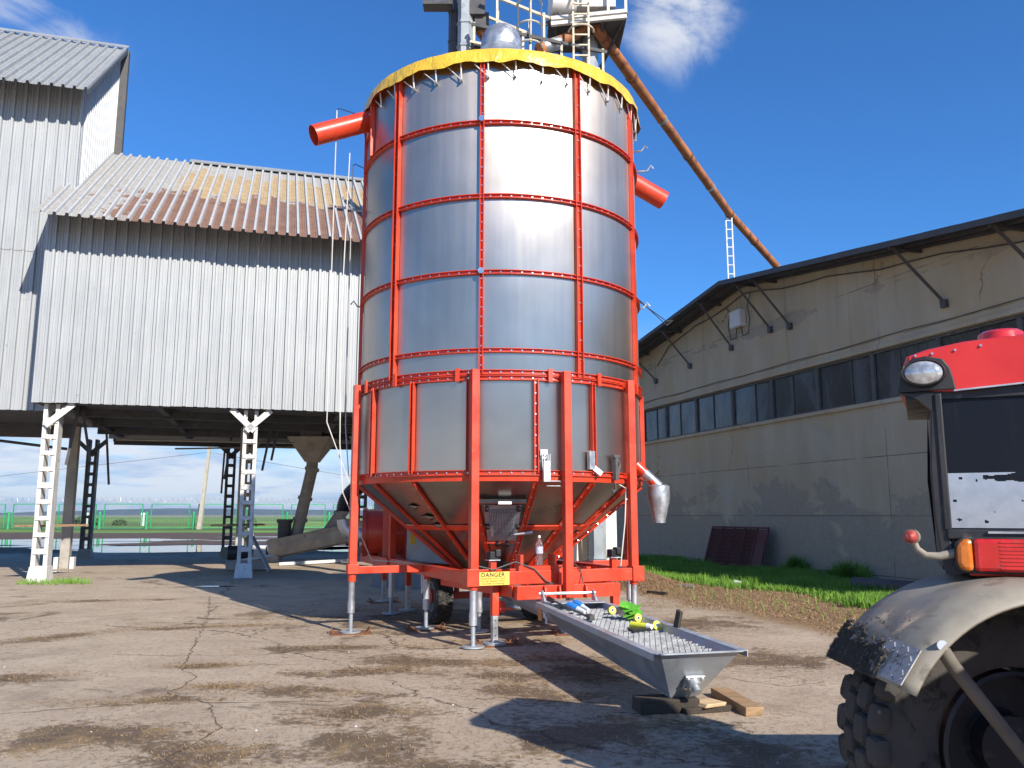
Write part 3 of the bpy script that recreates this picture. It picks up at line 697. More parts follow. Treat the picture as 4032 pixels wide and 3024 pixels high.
# ------------------------------------------------------------------ warehouse on the right (frame: s along the wall, o outward, z up)
WA = V(9.363, 20.463, 0); WE = V(.308, -.951, 0); WN = V(-.951, -.308, 0)
def W(s, o, z): return WA + WE * s + WN * o + V(0, 0, z)
wh = thing('warehouse', 'long shaded warehouse with patched ochre plaster wall and low gable roof', 'warehouse', W(-4, -10, 0))
def roofz(s): return 9.0 - .138 * abs(s + 6)
S0, S1 = -21.0, 12.0; WB, WT = 4.42, 5.72
def wallpiece(poly, name='wall'): mb = MB(); mb.prism(poly, -WN * .3); return mb.build(name, M['plaster'], wh)
wallpiece([W(S0, 0, -.1), W(S1, 0, -.1), W(S1, 0, WB), W(S0, 0, WB)])
wallpiece([W(S0, 0, WT), W(S1, 0, WT), W(S1, 0, roofz(S1) - .08), W(-6, 0, roofz(-6) - .08), W(S0, 0, roofz(S0) - .08)])
wallpiece([W(S0, 0, WB), W(-15.6, 0, WB), W(-15.6, 0, WT), W(S0, 0, WT)])
mb = MB(); mb.prism([W(S1, -.3, 0), W(S1, -26, 0), W(S1, -26, roofz(S1)), W(S1, -.3, roofz(S1))], -WE * .3); mb.build('side_wall', M['plaster'], wh)
mb = MB(); mb.prism([W(S0, -.3, 0), W(S0, -26, 0), W(S0, -26, roofz(S0)), W(S0, -.3, roofz(S0))], WE * .3); mb.build('side_wall', M['plaster'], wh)
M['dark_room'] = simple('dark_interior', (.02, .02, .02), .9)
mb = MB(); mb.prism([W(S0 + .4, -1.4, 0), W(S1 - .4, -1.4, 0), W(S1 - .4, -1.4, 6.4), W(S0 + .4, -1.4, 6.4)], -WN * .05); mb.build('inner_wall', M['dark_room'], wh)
# windows: a continuous strip, each light its own frame and panes
M['frame'] = simple('old_window_frame', (.12, .125, .12), .8, var=.3, scale=6)
pos = [-15.6, -13.4, -11.5, -9.3, -7.0, -4.85, -2.72, -.55, 1.6, 3.75, 5.9, 8.05]
for i in range(len(pos) - 1):
    a, b_ = pos[i], pos[i + 1]
    fm = MB()
    for s in (a + .03, b_ - .03): fm.bar(W(s, -.05, WB + .01), W(s, -.05, WT - .01), .06, .08, WN)
    for z in (WB + .04, WT - .04): fm.bar(W(a + .06, -.05, z), W(b_ - .06, -.05, z), .06, .07, WN)
    win = fm.build('window', M['frame'], wh)
    mid = (a + b_) / 2 + random.uniform(-.3, .3)
    for (p, q) in ((a + .06, mid - .015), (mid + .015, b_ - .06)):
        pn = MB(); tlt = random.uniform(-.03, .03); pn.prism([W(p, -.07, WB + .06), W(q, -.07 + tlt * .3, WB + .06), W(q, -.07 + tlt, WT - .06), W(p, -.07, WT - .06)], -WN * .01)
        po = pn.build('pane', M['pane'], wh); po.parent = win
    g_ = MB(); g_.bar(W(mid, -.06, WB + .06), W(mid, -.06, WT - .06), .025, .04, WN); go = g_.build('glazing_bar', M['frame'], wh); go.parent = win
mb = MB(); mb.bar(W(pos[0], .04, WB - .03), W(pos[-1], .04, WB - .03), .06, .10); mb.build('sill', M['plaster'], wh)
mb = MB(); mb.bar(W(pos[0], .05, WT + .06), W(pos[-1], .05, WT + .06), .05, .10); mb.build('lintel', M['plaster'], wh)
# roof sheets with overhang; the underside shows
M['asb'] = simple('dark_fibre_cement', (.105, .108, .112), .85, var=.25, scale=2, c2=(.06, .06, .062), amt=.3)
for (sa, sb) in ((-6, S1 + .6), (-6, S0 - .6)):
    n_ = 20
    for k in range(n_):
        a = sa + (sb - sa) * k / n_; b_ = sa + (sb - sa) * (k + 1) / n_
        mb = MB(); m_ = 6; pts = []
        for j in range(m_ + 1):
            t = j / m_; s = a + (b_ - a) * t; z = roofz(s) + .02 * sin(2 * pi * t * 3) + .02 * k % .004
            pts += [W(s, .95, z), W(s, -26, z), W(s, .95, z - .05), W(s, -26, z - .05)]
        for j in range(m_):
            q = j * 4; r = q + 4
            mb.add([], []); mb.f += []
            base = 0
            mb.f += [(q, r, r + 1, q + 1), (q + 2, q + 3, r + 3, r + 2), (q, q + 2, r + 2, r), (q + 1, r + 1, r + 3, q + 3)]
        mb.v = pts; mb.build('roof_sheet', M['asb'], wh, fix=True)
for sg in ((-6, S1 + .6), (-6, S0 - .6)):
    mb = MB(); mb.bar(W(sg[0], .98, roofz(sg[0]) - .10), W(sg[1], .98, roofz(sg[1]) - .10), .05, .12); mb.build('fascia', M['dark_steel'], wh)
    for o in (.55, .15):
        mb = MB(); mb.bar(W(sg[0], o, roofz(sg[0]) - .11), W(sg[1], o, roofz(sg[1]) - .11), .07, .07); mb.build('purlin', M['dark_steel'], wh)
M['strut'] = simple('dull_rusted_steel', (.10, .075, .06), .8, var=.3)
for (s, z) in ((-12.1, 6.75), (-9.5, 6.9), (-6.8, 7.05), (-4.65, 7.2), (-3.7, 7.1), (1.95, 6.4), (4.7, 6.0), (7.5, 5.9)):
    b0 = MB(); st = s - .6; b0.bar(W(s, .04, z), W(st, .86, roofz(st) - .16), .06, .06); p = b0.build('strut', M['strut'], wh)
    b0 = MB(); b0.box(W(s, .06, z - .02), .15, .1, .18, math.atan2(WE.y, WE.x)); q = b0.build('strut_plate', M['dark_steel'], wh); q.parent = p
    b0 = MB(); b0.bar(W(st, .0, roofz(st) - .17), W(st, .95, roofz(st) - .17), .07, .08); q = b0.build('bracket_arm', M['dark_steel'], wh); q.parent = p
mb = MB(); mb.tube([W(-12, .04, 7.3)] + [W(-12 + k, .04 + .02 * (k % 2), roofz(-12 + k) - .38 - .05 * sin(k * 1.7)) for k in range(1, 23)], .018, 5); mb.build('wall_cable', M['cable_grey'], wh, smooth=True)
mb = MB(); mb.tube([W(-13.3 + k * 1.4, .02, 6.02 + .02 * sin(k * 2.1)) for k in range(14)], .012, 5); mb.build('wall_cable', M['cable_grey'], wh, smooth=True)
jb = thing('junction_box', 'pale electrical box with looping cables high on the plaster wall', 'electrical box', W(-6.25, .12, 7.55))
mb = MB(); mb.obox(W(-6.25, .13, 7.87), WE * .3, WN * .12, (0, 0, .28)); mb.build('case', M['white'], jb, bev=.02)
mb = MB(); mb.obox(W(-6.25, .255, 7.87), WE * .27, WN * .008, (0, 0, .25)); mb.build('door', M['white'], jb)
for sgn, zz in ((-1, 8.6), (1, 8.75)):
    mb = MB(); mb.tube([W(-6.25 + sgn * .12, .1, 7.6), W(-6.25 + sgn * .2, .09, 7.28), W(-6.25 + sgn * .5, .09, 7.3), W(-6.25 + sgn * .62, .09, 7.75), W(-6.25 + sgn * .5, .09, 8.2), W(-6.25 + sgn * .7, .09, zz - .2)], .02, 6); mb.build('cable', M['cable_grey'], jb, smooth=True)

# red steel grid leaning on the wall
gr = thing('steel_grid', 'dark red welded steel grid leaning against the warehouse wall', 'grid', W(-6.4, .4, 0))
def GR(a, h): return W(-8.0 + a, .62 - .36 * h / 1.15, .06 + h)
M['maroon'] = simple('maroon_steel', (.13, .032, .026), .7, var=.3, scale=6)
mb = MB()
for h in (0, 1.15): mb.bar(GR(0, h), GR(3.1, h), .05, .05)
for a in (0, 2.55, 3.1): mb.bar(GR(a, .02), GR(a, 1.13), .05, .05)
mb.build('frame', M['maroon'], gr)
for k in range(1, 4): mb = MB(); mb.bar(GR(k * .64, .02), GR(k * .64, 1.13), .035, .04); mb.build('upright', M['maroon'], gr)
for k in range(1, 9): mb = MB(); mb.tube([GR(.0, k * .127), GR(2.55, k * .127)], .016, 5); mb.build('rod', M['maroon'], gr)
for k in range(0, 20): mb = MB(); mb.tube([GR(.06 + k * .128, .02), GR(.06 + k * .128, 1.13)], .014, 5); mb.build('rod', M['maroon'], gr)
mb = MB(); mb.prism([GR(2.6, .04), GR(3.06, .04), GR(3.06, 1.1), GR(2.6, 1.1)], WN * .01); mb.build('plate', M['maroon'], gr)
mb = MB(); mb.prism([GR(.03, .04) - WN * .03, GR(2.55, .04) - WN * .03, GR(2.55, 1.1) - WN * .03, GR(.03, 1.1) - WN * .03], -WN * .008); mb.build('backing_sheet', M['maroon'], gr)

# ------------------------------------------------------------------ fence, pole and far posts
fp = [(-62.5, 96.2), (-57.2, 95.9), (-51.9, 95.6), (-46.6, 95.4), (-41.3, 95.4), (-36.2, 96), (-31.2, 97.3), (-26.4, 99.0), (-21.9, 101), (-17.5, 103), (-13, 105), (-8.5, 107), (-4, 109)]
def m_mesh():
    m, b = nodes('wire_mesh'); b.inputs['Base Color'].default_value = (.35, .4, .4, 1)
    return m
fen = thing('mesh_fence', 'green-posted wire mesh fence with razor wire along the pasture', 'fence', (-38, 96, 0))
for i, (x, y) in enumerate(fp):
    mb = MB(); mb.tube([(x, y, -.1), (x, y, 1.95)], .16, 10); mb.build('post', M['green'], fen, smooth=True)
    if i + 1 < len(fp):
        a, c = V(x, y, 0), V(*fp[i + 1], 0); d = (c - a); l = d.length; d.normalize(); p, q = a + d * .5, a + d * (l - .5)
        mb = MB(); mb.bar(p + V(0, 0, .12), p + V(0, 0, 2.8), .10, .10); mb.bar(q + V(0, 0, .12), q + V(0, 0, 2.8), .10, .10)
        mb.bar(p + V(0, 0, 2.8), q + V(0, 0, 2.8), .10, .10); mb.bar(p + V(0, 0, .12), q + V(0, 0, .12), .08, .08)
        fr_ = mb.build('panel_frame', M['green'], fen)
        mb = MB(); ll = (q - p).length
        for k in range(1, int(ll / .33)): mb.bar(p + d * k * .33 + V(0, 0, .12), p + d * k * .33 + V(0, 0, 2.8), .008, .008)
        for k in range(1, 9): mb.bar(p + V(0, 0, .12 + k * .3), q + V(0, 0, .12 + k * .3), .008, .008)
        mo = mb.build('wire_mesh', M['galv'], fen, kind='stuff'); mo.parent = fr_
        mb = MB(); n_ = 40
        mb.tube([a + d * l * t / n_ + V(0, .26 * cos(t * 1.25), 3.25 + .30 * sin(t * 1.25)) for t in range(n_ + 1)], .014, 4)
        mb.build('razor_wire', M['galv'], fen)
pole = thing('utility_pole', 'pale square concrete pole standing alone before the mesh fence', 'pole', (-34.9, 95.2, 0))
mb = MB(); n4 = [(-1, -1), (1, -1), (1, 1), (-1, 1)]
mb.add([V(-35.0 + a * .22, 94.6 + b_ * .22, -.1) for a, b_ in n4] + [V(-34.3 + a * .14, 94.6 + b_ * .14, 9.6) for a, b_ in n4], [(3, 2, 1, 0), (4, 5, 6, 7), (0, 1, 5, 4), (1, 2, 6, 5), (2, 3, 7, 6), (3, 0, 4, 7)])
mb.build('shaft', M['concrete_pole'], pole)
mb = MB(); mb.tube([(-110, 94.7, 6.2), (-80, 94.7, 5.4), (-58, 94.7, 5.9), (-34.4, 94.6, 8.6)], .02, 4); mb.build('wire', M['cable_grey'], pole)
mb = MB(); mb.tube([(-34.4, 94.6, 8.6), (-20, 97, 6.2), (-6, 100, 5.4), (12, 105, 6)], .02, 4); mb.build('wire', M['cable_grey'], pole)
for (x, y, nm) in ((-59.5, 118, 'farther'), (-54.2, 124, 'nearer')):
    mb = MB(); mb.box((x, y, .8), .35, .35, 1.6); mb.box((x, y, 1.75), .5, .4, .3)
    mb.build('marker_post', M['white'], label=f'white marker post in the pasture, the one {nm} the tall column', cat='post')

# low bushes along the pasture
M['leaf'] = simple('leaf_green', (.055, .10, .025), .8, var=.45, scale=2)
def bush(x, y, r, h, seed, label, n=420, mat=None):
    rnd = random.Random(seed); t = thing('bush', label, 'bush', (x, y, 0), 'bushes beyond the fence'); mb = MB()
    for i in range(n):
        a = rnd.uniform(0, 2 * pi); q = rnd.random() ** .5; z = h * rnd.random() * (1 - .6 * q * q); p = V(x + r * q * cos(a), y + r * q * sin(a) * .7, z + .05)
        s = r * .12 * rnd.uniform(.6, 1.4); d1 = V(rnd.uniform(-1, 1), rnd.uniform(-1, 1), rnd.uniform(-1, 1)).normalized() * s; d2 = d1.orthogonal().normalized() * s * .6
        mb.add([p - d1, p + d2, p + d1, p - d2], [(0, 1, 2, 3)])
    mb.build('foliage', mat or M['leaf'], t, fix=False)
    mb = MB()
    for k in range(4): mb.tube([(x, y, 0), (x + r * .4 * cos(k * 1.6), y + r * .3 * sin(k * 1.6), h * .7)], [.04, .01], 5)
    mb.build('stem', M['wood_dark'], t)
bush(-33.2, 107, .9, 1.7, 3, 'single rounded green bush just beyond the mesh fence')
bush(-66, 130, 2.6, 1.5, 4, 'loose thicket beside the white marker posts'); bush(-58.5, 126, 1.1, 1.0, 5, 'small scrubby bush between the white marker posts')
# ------------------------------------------------------------------ mobile grain dryer
DO = V(-.175, 12.66, 0); DR = 2.124; DU = R_(23.24)
du = V(sin(DU), -cos(DU), 0); dv = V(cos(DU), sin(DU), 0)
def D(th, r, z): return DO + V(r * sin(R_(th)), -r * cos(R_(th)), z)       # polar about the drum axis, 0 faces the yard
def K(u, v, z): return DO + du * u + dv * v + V(0, 0, z)                  # chassis frame: u forward, v right
dry = thing('grain_dryer', 'tall round stainless grain dryer with red frame and yellow tarpaulin rim', 'grain dryer', DO)
RP = 2.105
def drum_panel(span, z0, z1, name='drum_panel', mat=M['steel'], r=RP):
    mb = MB(); h = R_(span) / 2 - .003
    mb.lathe([(r, z0), (r, (z0 + z1) / 2), (r, z1), (r - .012, z1), (r - .012, z0)], 10, -h, h, DO, closed=True)
    return mb.build(name, mat, dry, smooth=True)
ZS = [3.405, 3.695, 4.738, 5.781, 6.824, 7.82]
for i in range(5):
    p0 = drum_panel(36, ZS[i] + .004, ZS[i + 1] - .004); p0.rotation_euler = (0, 0, R_(-24))
    for k in range(1, 10): copy(p0, dry, rz=R_(-24 + 36 * k) + random.uniform(-.0012, .0012))
p0 = drum_panel(22.5, 2.135, 3.315, r=RP - .008); p0.rotation_euler = (0, 0, R_(1.75))
for k in range(1, 16): copy(p0, dry, rz=R_(1.75 + 22.5 * k))
# ring bands: channels with flanges
def ring(z, hh, name='ring_band', dep=.045, r=RP, mat=M['red']):
    mb = MB(); t = .008
    mb.lathe([(r + .001, z - hh), (r + dep, z - hh), (r + dep, z - hh + t), (r + .012, z - hh + t), (r + .012, z + hh - t), (r + dep, z + hh - t), (r + dep, z + hh), (r + .001, z + hh)], 96, c=DO, closed=True)
    return mb.build(name, mat, dry, smooth=True)
for z in ZS[1:5]: ring(z, .028)
ring(3.41, .031); ring(3.338, .031); ring(2.125, .034); ring(7.81, .03)
mb = MB(); mb.lathe([(RP - .02, 2.088), (RP + .02, 2.088), (RP + .012, 2.02), (RP - .05, 2.02)], 96, c=DO, closed=True); mb.build('ring_band', M['red'], dry, smooth=True)
# upright seams
def seam(th, z0, z1, wd, dep=.05, name='seam_channel', r=RP):
    mb = MB(); rad = V(sin(R_(th)), -cos(R_(th)), 0); tan = V(cos(R_(th)), sin(R_(th)), 0); c = DO + rad * (r + .002)
    zc, hz = (z0 + z1) / 2, (z1 - z0) / 2
    mb.obox(c + rad * .008 + V(0, 0, zc), tan * wd / 2, rad * .006, (0, 0, hz))
    for q in (-1, 1): mb.obox(c + rad * (.014 + dep / 2) + tan * q * (wd / 2 - .005) + V(0, 0, zc), tan * .005, rad * dep / 2, (0, 0, hz - .002))
    return mb.build(name, M['red'], dry)
for k in range(10):
    th = -42 + 36 * k; seam(th, 3.38, 7.70, .092 if k % 2 == 0 else .058, .05 if k % 2 == 0 else .04)
for k in range(16):
    th = -54.5 + 22.5 * k; seam(th, 2.12, 3.33, .11 if k % 4 == 2 else .062, .045)
seam(-63, 6.85, 7.82, .05, .05)
bl = MB()                                                                     # bolt heads along rings and seams
def bolt(p, ax, r=.012):
    ax = V(ax).normalized(); bl.tube([V(p), V(p) + ax * .014], r, 6)
for z in ZS[1:5] + [3.41, 3.335, 2.125]:
    for k in range(96):
        th = 3.75 * k + .8; bolt(D(th, RP + .010, z), (sin(R_(th)), -cos(R_(th)), 0))
for k in range(10):
    th = -42 + 36 * k
    for j in range(34):
        z = 3.5 + j * .128; t2 = th + (.7 if j % 2 else -.7) * (k % 2 == 0); bolt(D(t2, RP + .014, z), (sin(R_(th)), -cos(R_(th)), 0))
for k in range(16):
    th = -54.5 + 22.5 * k
    for j in range(9): bolt(D(th, RP + .012, 2.2 + j * .135), (sin(R_(th)), -cos(R_(th)), 0))
# clamps over the double ring
for k in range(14):
    th = -66 + 26 * k + (6 if k % 3 == 0 else 0)
    mb = MB(); rad = V(sin(R_(th)), -cos(R_(th)), 0); tan = V(cos(R_(th)), sin(R_(th)), 0)
    mb.obox(D(th, RP + .062, 3.375), tan * .028, rad * .014, (0, 0, .085)); mb.build('ring_clamp', M['red'], dry)
# cone
def cz(r): return .30 + .826 * r
def cone_panel(r0, r1, span=22.5):
    mb = MB(); h = R_(span) / 2 - .004
    mb.lathe([(r0, cz(r0)), ((r0 + r1) / 2, cz((r0 + r1) / 2)), (r1, cz(r1)), (r1 - .01, cz(r1) + .008), (r0 - .01, cz(r0) + .008)], 6, -h, h, DO, closed=True)
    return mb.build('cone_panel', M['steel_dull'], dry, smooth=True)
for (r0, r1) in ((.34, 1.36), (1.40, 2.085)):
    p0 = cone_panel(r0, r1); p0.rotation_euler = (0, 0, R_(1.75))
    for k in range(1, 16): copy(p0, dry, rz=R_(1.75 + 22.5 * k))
cn = V(0, 0, 0)
for k in range(16):
    th = -54.5 + 22.5 * k; tan = V(cos(R_(th)), sin(R_(th)), 0)
    a, b_ = D(th, 2.09, cz(2.09) - .012), D(th, .36, cz(.36) - .012); nrm = (b_ - a).cross(tan).normalized(); nrm = nrm if nrm.z < 0 else -nrm
    mb = MB(); mb.bar(a, b_, .062, .016, nrm); mb.bar(a + nrm * .02 + tan * .033, b_ + nrm * .02 + tan * .033, .008, .04, nrm); mb.build('cone_rib', M['red'], dry)
    for j in range(12):
        t = (j + .5) / 12; bolt(a + (b_ - a) * t + nrm * .006, nrm)
mb = MB(); mb.lathe([(1.36, cz(1.36) - .012), (1.425, cz(1.425) - .012), (1.425, cz(1.425) - .03), (1.36, cz(1.36) - .03)], 96, c=DO, closed=True); mb.build('ring_band', M['red'], dry, smooth=True)
mb = MB(); mb.lathe([(.05, .50), (.36, .50), (.36, cz(.36) + .02), (.3, cz(.36) + .02)], 32, c=DO, closed=True); mb.build('cone_outlet', M['red'], dry, smooth=True)
# creases in the cone sheet are small dented tabs
for (th, r, s) in ((-42, 1.72, .11), (-38, 1.55, .13), (-35.5, 1.42, .10)):
    p = D(th, r, cz(r) - .012); tan = V(cos(R_(th)), sin(R_(th)), 0); rd = (D(th, r - .3, cz(r - .3)) - D(th, r, cz(r))).normalized(); nn_ = rd.cross(tan); nn_ = nn_ if nn_.z < 0 else -nn_
    mb = MB(); mb.add([p - tan * s * 1.3, p - rd * s * .45 + nn_ * .02, p + tan * s, p + rd * s * .5 + nn_ * .01, p + nn_ * .035 + tan * s * .2], [(0, 1, 4), (1, 2, 4), (2, 3, 4), (3, 0, 4)]); mb.build('dent', M['steel_dull'], dry, fix=False)
# inspection hatch of punched plate
HT = 1.75
def H(a, r, o=0.0):                                                           # on the cone, a metres sideways
    th = HT + math.degrees(a / max(r, .3)); p = D(th, r, cz(r)); d = V(sin(R_(th)) * .637, -cos(R_(th)) * .637, -.771); return p + d * o
hp = MB(); hp.add([H(-.24, 1.76, .03), H(.24, 1.76, .03), H(.19, 1.20, .03), H(-.19, 1.20, .03), H(-.24, 1.76, .045), H(.24, 1.76, .045), H(.19, 1.20, .045), H(-.19, 1.20, .045)], [(0, 1, 2, 3), (4, 5, 6, 7), (0, 1, 5, 4), (1, 2, 6, 5), (2, 3, 7, 6), (3, 0, 4, 7)])
hatch = hp.build('hatch_plate', M['galv_dull'], dry)
mb = MB(); mb.add([H(-.18, 1.69, .047), H(.18, 1.69, .047), H(.135, 1.27, .047), H(-.135, 1.27, .047)], [(0, 1, 2, 3)]); q = mb.build('screen_opening', M['dark_steel'], dry, fix=False); q.parent = hatch
mb = MB()
for k in range(17):
    t = k / 16; x0 = -.18 + .36 * t; x1 = -.135 + .27 * t; mb.bar(H(x0, 1.69, .052), H(x1, 1.27, .052), .009, .004)
for k in range(21):
    r = 1.69 - .42 * k / 20; hw = .18 - .045 * k / 20; mb.bar(H(-hw, r, .052), H(hw, r, .052), .009, .004)
q = mb.build('screen_mesh', M['galv_dull'], dry, kind='stuff'); q.parent = hatch
for (a, r) in ((-.2, 1.73), (.2, 1.73), (-.19, 1.45), (.2, 1.45)):
    mb = MB(); mb.tube([H(a, r, .045), H(a, r, .10)], .028, 10); q = mb.build('knob', M['black'], dry, smooth=True); q.parent = hatch
for (a, r) in ((-.06, 1.16), (.07, 1.16)): mb = MB(); mb.tube([H(a, r, .03), H(a, r, .09)], .028, 10); q = mb.build('knob', M['black'], dry, smooth=True); q.parent = hatch
for r, hw in ((1.80, .30), (1.17, .2)): mb = MB(); mb.bar(H(-hw, r, .03), H(hw, r, .03), .05, .05); mb.build('hatch_bar', M['red'], dry)
mb = MB(); mb.bar(H(-.30, 1.83, .05), H(.30, 1.83, .05), .05, .05); mb.build('lamp_strip', M['black'], dry)
mb = MB(); mb.bar(H(-.06, 1.83, .08), H(.11, 1.83, .08), .045, .04); mb.build('lamp_cover', M['white'], dry, bev=.008)
mb = MB(); mb.tube([H(.12, 1.32, .07), H(.28, 1.34, .07), H(.40, 1.36, .07)], [.012, .02, .03], 10); mb.build('lever', M['galv'], dry, smooth=True)

# legs and telescopic feet
def leg(p, z0, z1, wd=.104, rz=DU): mb = MB(); mb.box(V(p.x, p.y, (z0 + z1) / 2), wd, wd, z1 - z0, rz); return mb.build('leg', M['red'], dry, bev=.006)
def foot(p, zt, label=None, plate=.14, parent=dry):
    mb = MB(); mb.tube([V(p.x, p.y, .30), V(p.x, p.y, zt)], .043, 16); mb.tube([V(p.x, p.y, .27), V(p.x, p.y, .42)], .05, 16); f = mb.build('foot_tube', M['galv'], dry, smooth=True)
    mb = MB(); mb.tube([V(p.x, p.y, .02), V(p.x, p.y, .30)], .028, 12); mb.tube([V(p.x, p.y, .012), V(p.x, p.y, .03)], plate, 20); q = mb.build('foot_plate', M['galv_dull'], dry, smooth=True); q.parent = f
    mb = MB(); mb.tube([V(p.x, p.y, zt - .05), V(p.x, p.y, zt + .04)], .055, 16); q = mb.build('socket', M['red'], dry, smooth=True); q.parent = f
LR = 2.214
for a, z0 in ((0, .59), (-31, .9), (31, .9), (-90, .90), (90, .90), (-149, .9), (149, .9)): leg(D(23.24 + a, LR, 0), z0, 3.43 if abs(a) < 100 else 3.3)
for a in (-31, 31, -90, 90, -149, 149): foot(D(23.24 + a, LR, 0), .74)
foot(K(0, -1.14, 0), .74); foot(K(.62, -.57, 0), .74); foot(K(0, 1.14, 0), .74); foot(K(1.2, .55, 0), .6)
# side brackets that join drum and legs
for a in (0, -31, 31, -90, 90, -149, 149):
    for z in (3.37, 2.12): 
        th = 23.24 + a; mb = MB(); mb.obox(D(th, 2.14, z), V(cos(R_(th)), sin(R_(th)), 0) * .05, V(sin(R_(th)), -cos(R_(th)), 0) * .05, (0, 0, .04)); mb.build('leg_bracket', M['red'], dry)
# chassis
def beam(p, q, wd, ht, name='chassis_beam', up=(0, 0, 1), mat=M['red']): mb = MB(); mb.bar(p, q, wd, ht, up); return mb.build(name, mat, dry, bev=.006)
beam(K(1.898, -1.21, .824), K(1.898, 1.25, .824), .12, .162)
beam(K(1.835, -1.14, .822), K(-3.9, -1.14, .822), .12, .155); beam(K(1.835, 1.14, .822), K(-3.9, 1.14, .822), .12, .155)
beam(K(-3.85, -1.08, .822), K(-3.85, 1.08, .822), .12, .15); beam(K(-1.2, -1.08, .80), K(-1.2, 1.08, .80), .1, .12); beam(K(.8, -1.08, .80), K(.8, 1.08, .80), .1, .12)
beam(K(0, -1.2, .845), K(0, -2.27, .845), .09, .10); beam(K(0, 1.2, .845), K(0, 2.27, .845), .09, .10)
beam(K(-1.9, -1.2, .845), K(-1.9, -1.24, .845), .1, .1)
mb = MB(); mb.box(K(0, -2.214, .86), .15, .15, .13, DU); mb.build('corner_block', M['red'], dry, bev=.006)
mb = MB(); mb.box(K(1.898, 1.17, .83), .17, .17, .20, DU); mb.build('corner_block', M['red'], dry, bev=.006)
mb = MB(); mb.box(K(1.90, -1.17, .84), .16, .16, .21, DU); mb.build('corner_block', M['red'], dry, bev=.006)
# lower drawbar frame
beam(K(2.10, -.67, .655), K(2.10, .78, .655), .12, .165); beam(K(2.04, -.64, .665), K(.2, -.95, .69), .1, .14); beam(K(2.04, .72, .665), K(.2, .95, .69), .1, .14)
for v in (-.32, -.12, .25): mb = MB(); mb.prism([K(2.165, v, .575), K(2.165, v, .735), K(2.21, v, .72), K(2.235, v, .62), K(2.235, v, .575)], dv * .02); mb.build('gusset', M['red'], dry)
mb = MB(); mb.box(K(2.12, .715, .50), .09, .09, .30, DU); mb.build('drawbar_post', M['red'], dry)
mb = MB(); mb.box(K(1.90, -.22, .935), .66, .09, .06, DU); mb.build('pin_bracket', M['red'], dry)
for v in (-.48, -.02): mb = MB(); mb.box(K(1.80, v, .98), .04, .16, .24, DU); mb.build('pin_bracket', M['red'], dry)
mb = MB(); mb.box(K(1.93, .16, .80), .36, .14, .15, DU); mb.build('pin_bracket', M['red'], dry)
for v in (-.88, .84):
    mb = MB(); mb.box(K(1.88, v, .97), .075, .075, .14, DU); s_ = mb.build('sensor_post', M['red'], dry)
    mb = MB(); mb.box(K(1.88, v, 1.10), .13, .11, .10, DU + .2); mb.box(K(1.90, v + .05, 1.13), .07, .12, .09, DU); q = mb.build('motor', M['black'], dry, bev=.012); q.parent = s_
    mb = MB(); mb.box(K(1.89, v, 1.045), .15, .13, .012, DU); q = mb.build('mount_plate', M['galv'], dry); q.parent = s_
# parking jack by the danger label, and rear jacks
def jack(p, zt, zm):
    mb = MB(); mb.box(V(p.x, p.y, (zt + zm) / 2), .09, .09, zt - zm, DU); j = mb.build('jack_sleeve', M['red'], dry, bev=.005)
    mb = MB(); mb.box(V(p.x, p.y, zm / 2 + .02), .07, .07, zm, DU); q = mb.build('jack_tube', M['galv'], dry); q.parent = j
    mb = MB(); mb.tube([V(p.x, p.y, .012), V(p.x, p.y, .035)], .15, 20); q = mb.build('jack_foot', M['galv_dull'], dry, smooth=True); q.parent = j
    for k in range(3):
        mb = MB(); mb.tube([V(p.x, p.y, .12 + k * .09) - du * -.033, V(p.x, p.y, .12 + k * .09) + du * .040], .009, 8); q = mb.build('pin_hole', M['black'], dry); q.parent = j
jack(K(1.75, -.80, 0), .745, .36); jack(K(-2.26, -.75, 0), 1.1, .42); jack(K(-3.85, -.75, 0), .75, .4)
mb = MB(); mb.bar(K(1.79, -.74, .44), K(1.86, -.58, .44), .03, .03); mb.box(K(1.78, -.70, .46), .05, .06, .14, DU); mb.build('jack_handle', M['red'], dry)
# road wheels
def tyre_part(c, ax, r, wd, par, mat, lugs=0, lug=.02, root=None):
    ax = V(ax).normalized(); a = ax.orthogonal().normalized(); b_ = ax.cross(a); Mx = Matrix((a, b_, ax)).transposed()
    prof = [(r * .56, -wd * .40), (r * .62, -wd * .47), (r * .78, -wd * .5), (r * .93, -wd * .46), (r, -wd * .36), (r, wd * .36), (r * .93, wd * .46), (r * .78, wd * .5), (r * .62, wd * .47), (r * .56, wd * .40)]
    mb = MB(); mb.lathe(prof, 40, c=c, M=Mx, closed=True)
    for k in range(lugs):
        q = 2 * pi * k / lugs
        for s in (-1, 1):
            qq = q + (pi / lugs if s > 0 else 0); rd = a * cos(qq) + b_ * sin(qq); tg = ax.cross(rd)
            mb.obox(V(c) + rd * (r + lug * .3) + ax * s * wd * .24, rd * lug * .8, (ax + tg * .35 * s).normalized() * wd * .20, tg * r * .075)
    t = mb.build('tyre', mat, root or par, smooth=True)
    return t
def rim_part(c, ax, r, wd, root, mat):
    ax = V(ax).normalized(); a = ax.orthogonal().normalized(); b_ = ax.cross(a); Mx = Matrix((a, b_, ax)).transposed()
    mb = MB(); mb.lathe([(.02, wd * .12), (r * .35, wd * .12), (r * .45, wd * .02), (r * .9, wd * .02), (r, wd * .42), (r * .95, wd * .44), (r * .97, -wd * .44), (.02, -wd * .3)], 32, c=c, M=Mx); return mb.build('rim', mat, root, smooth=True)
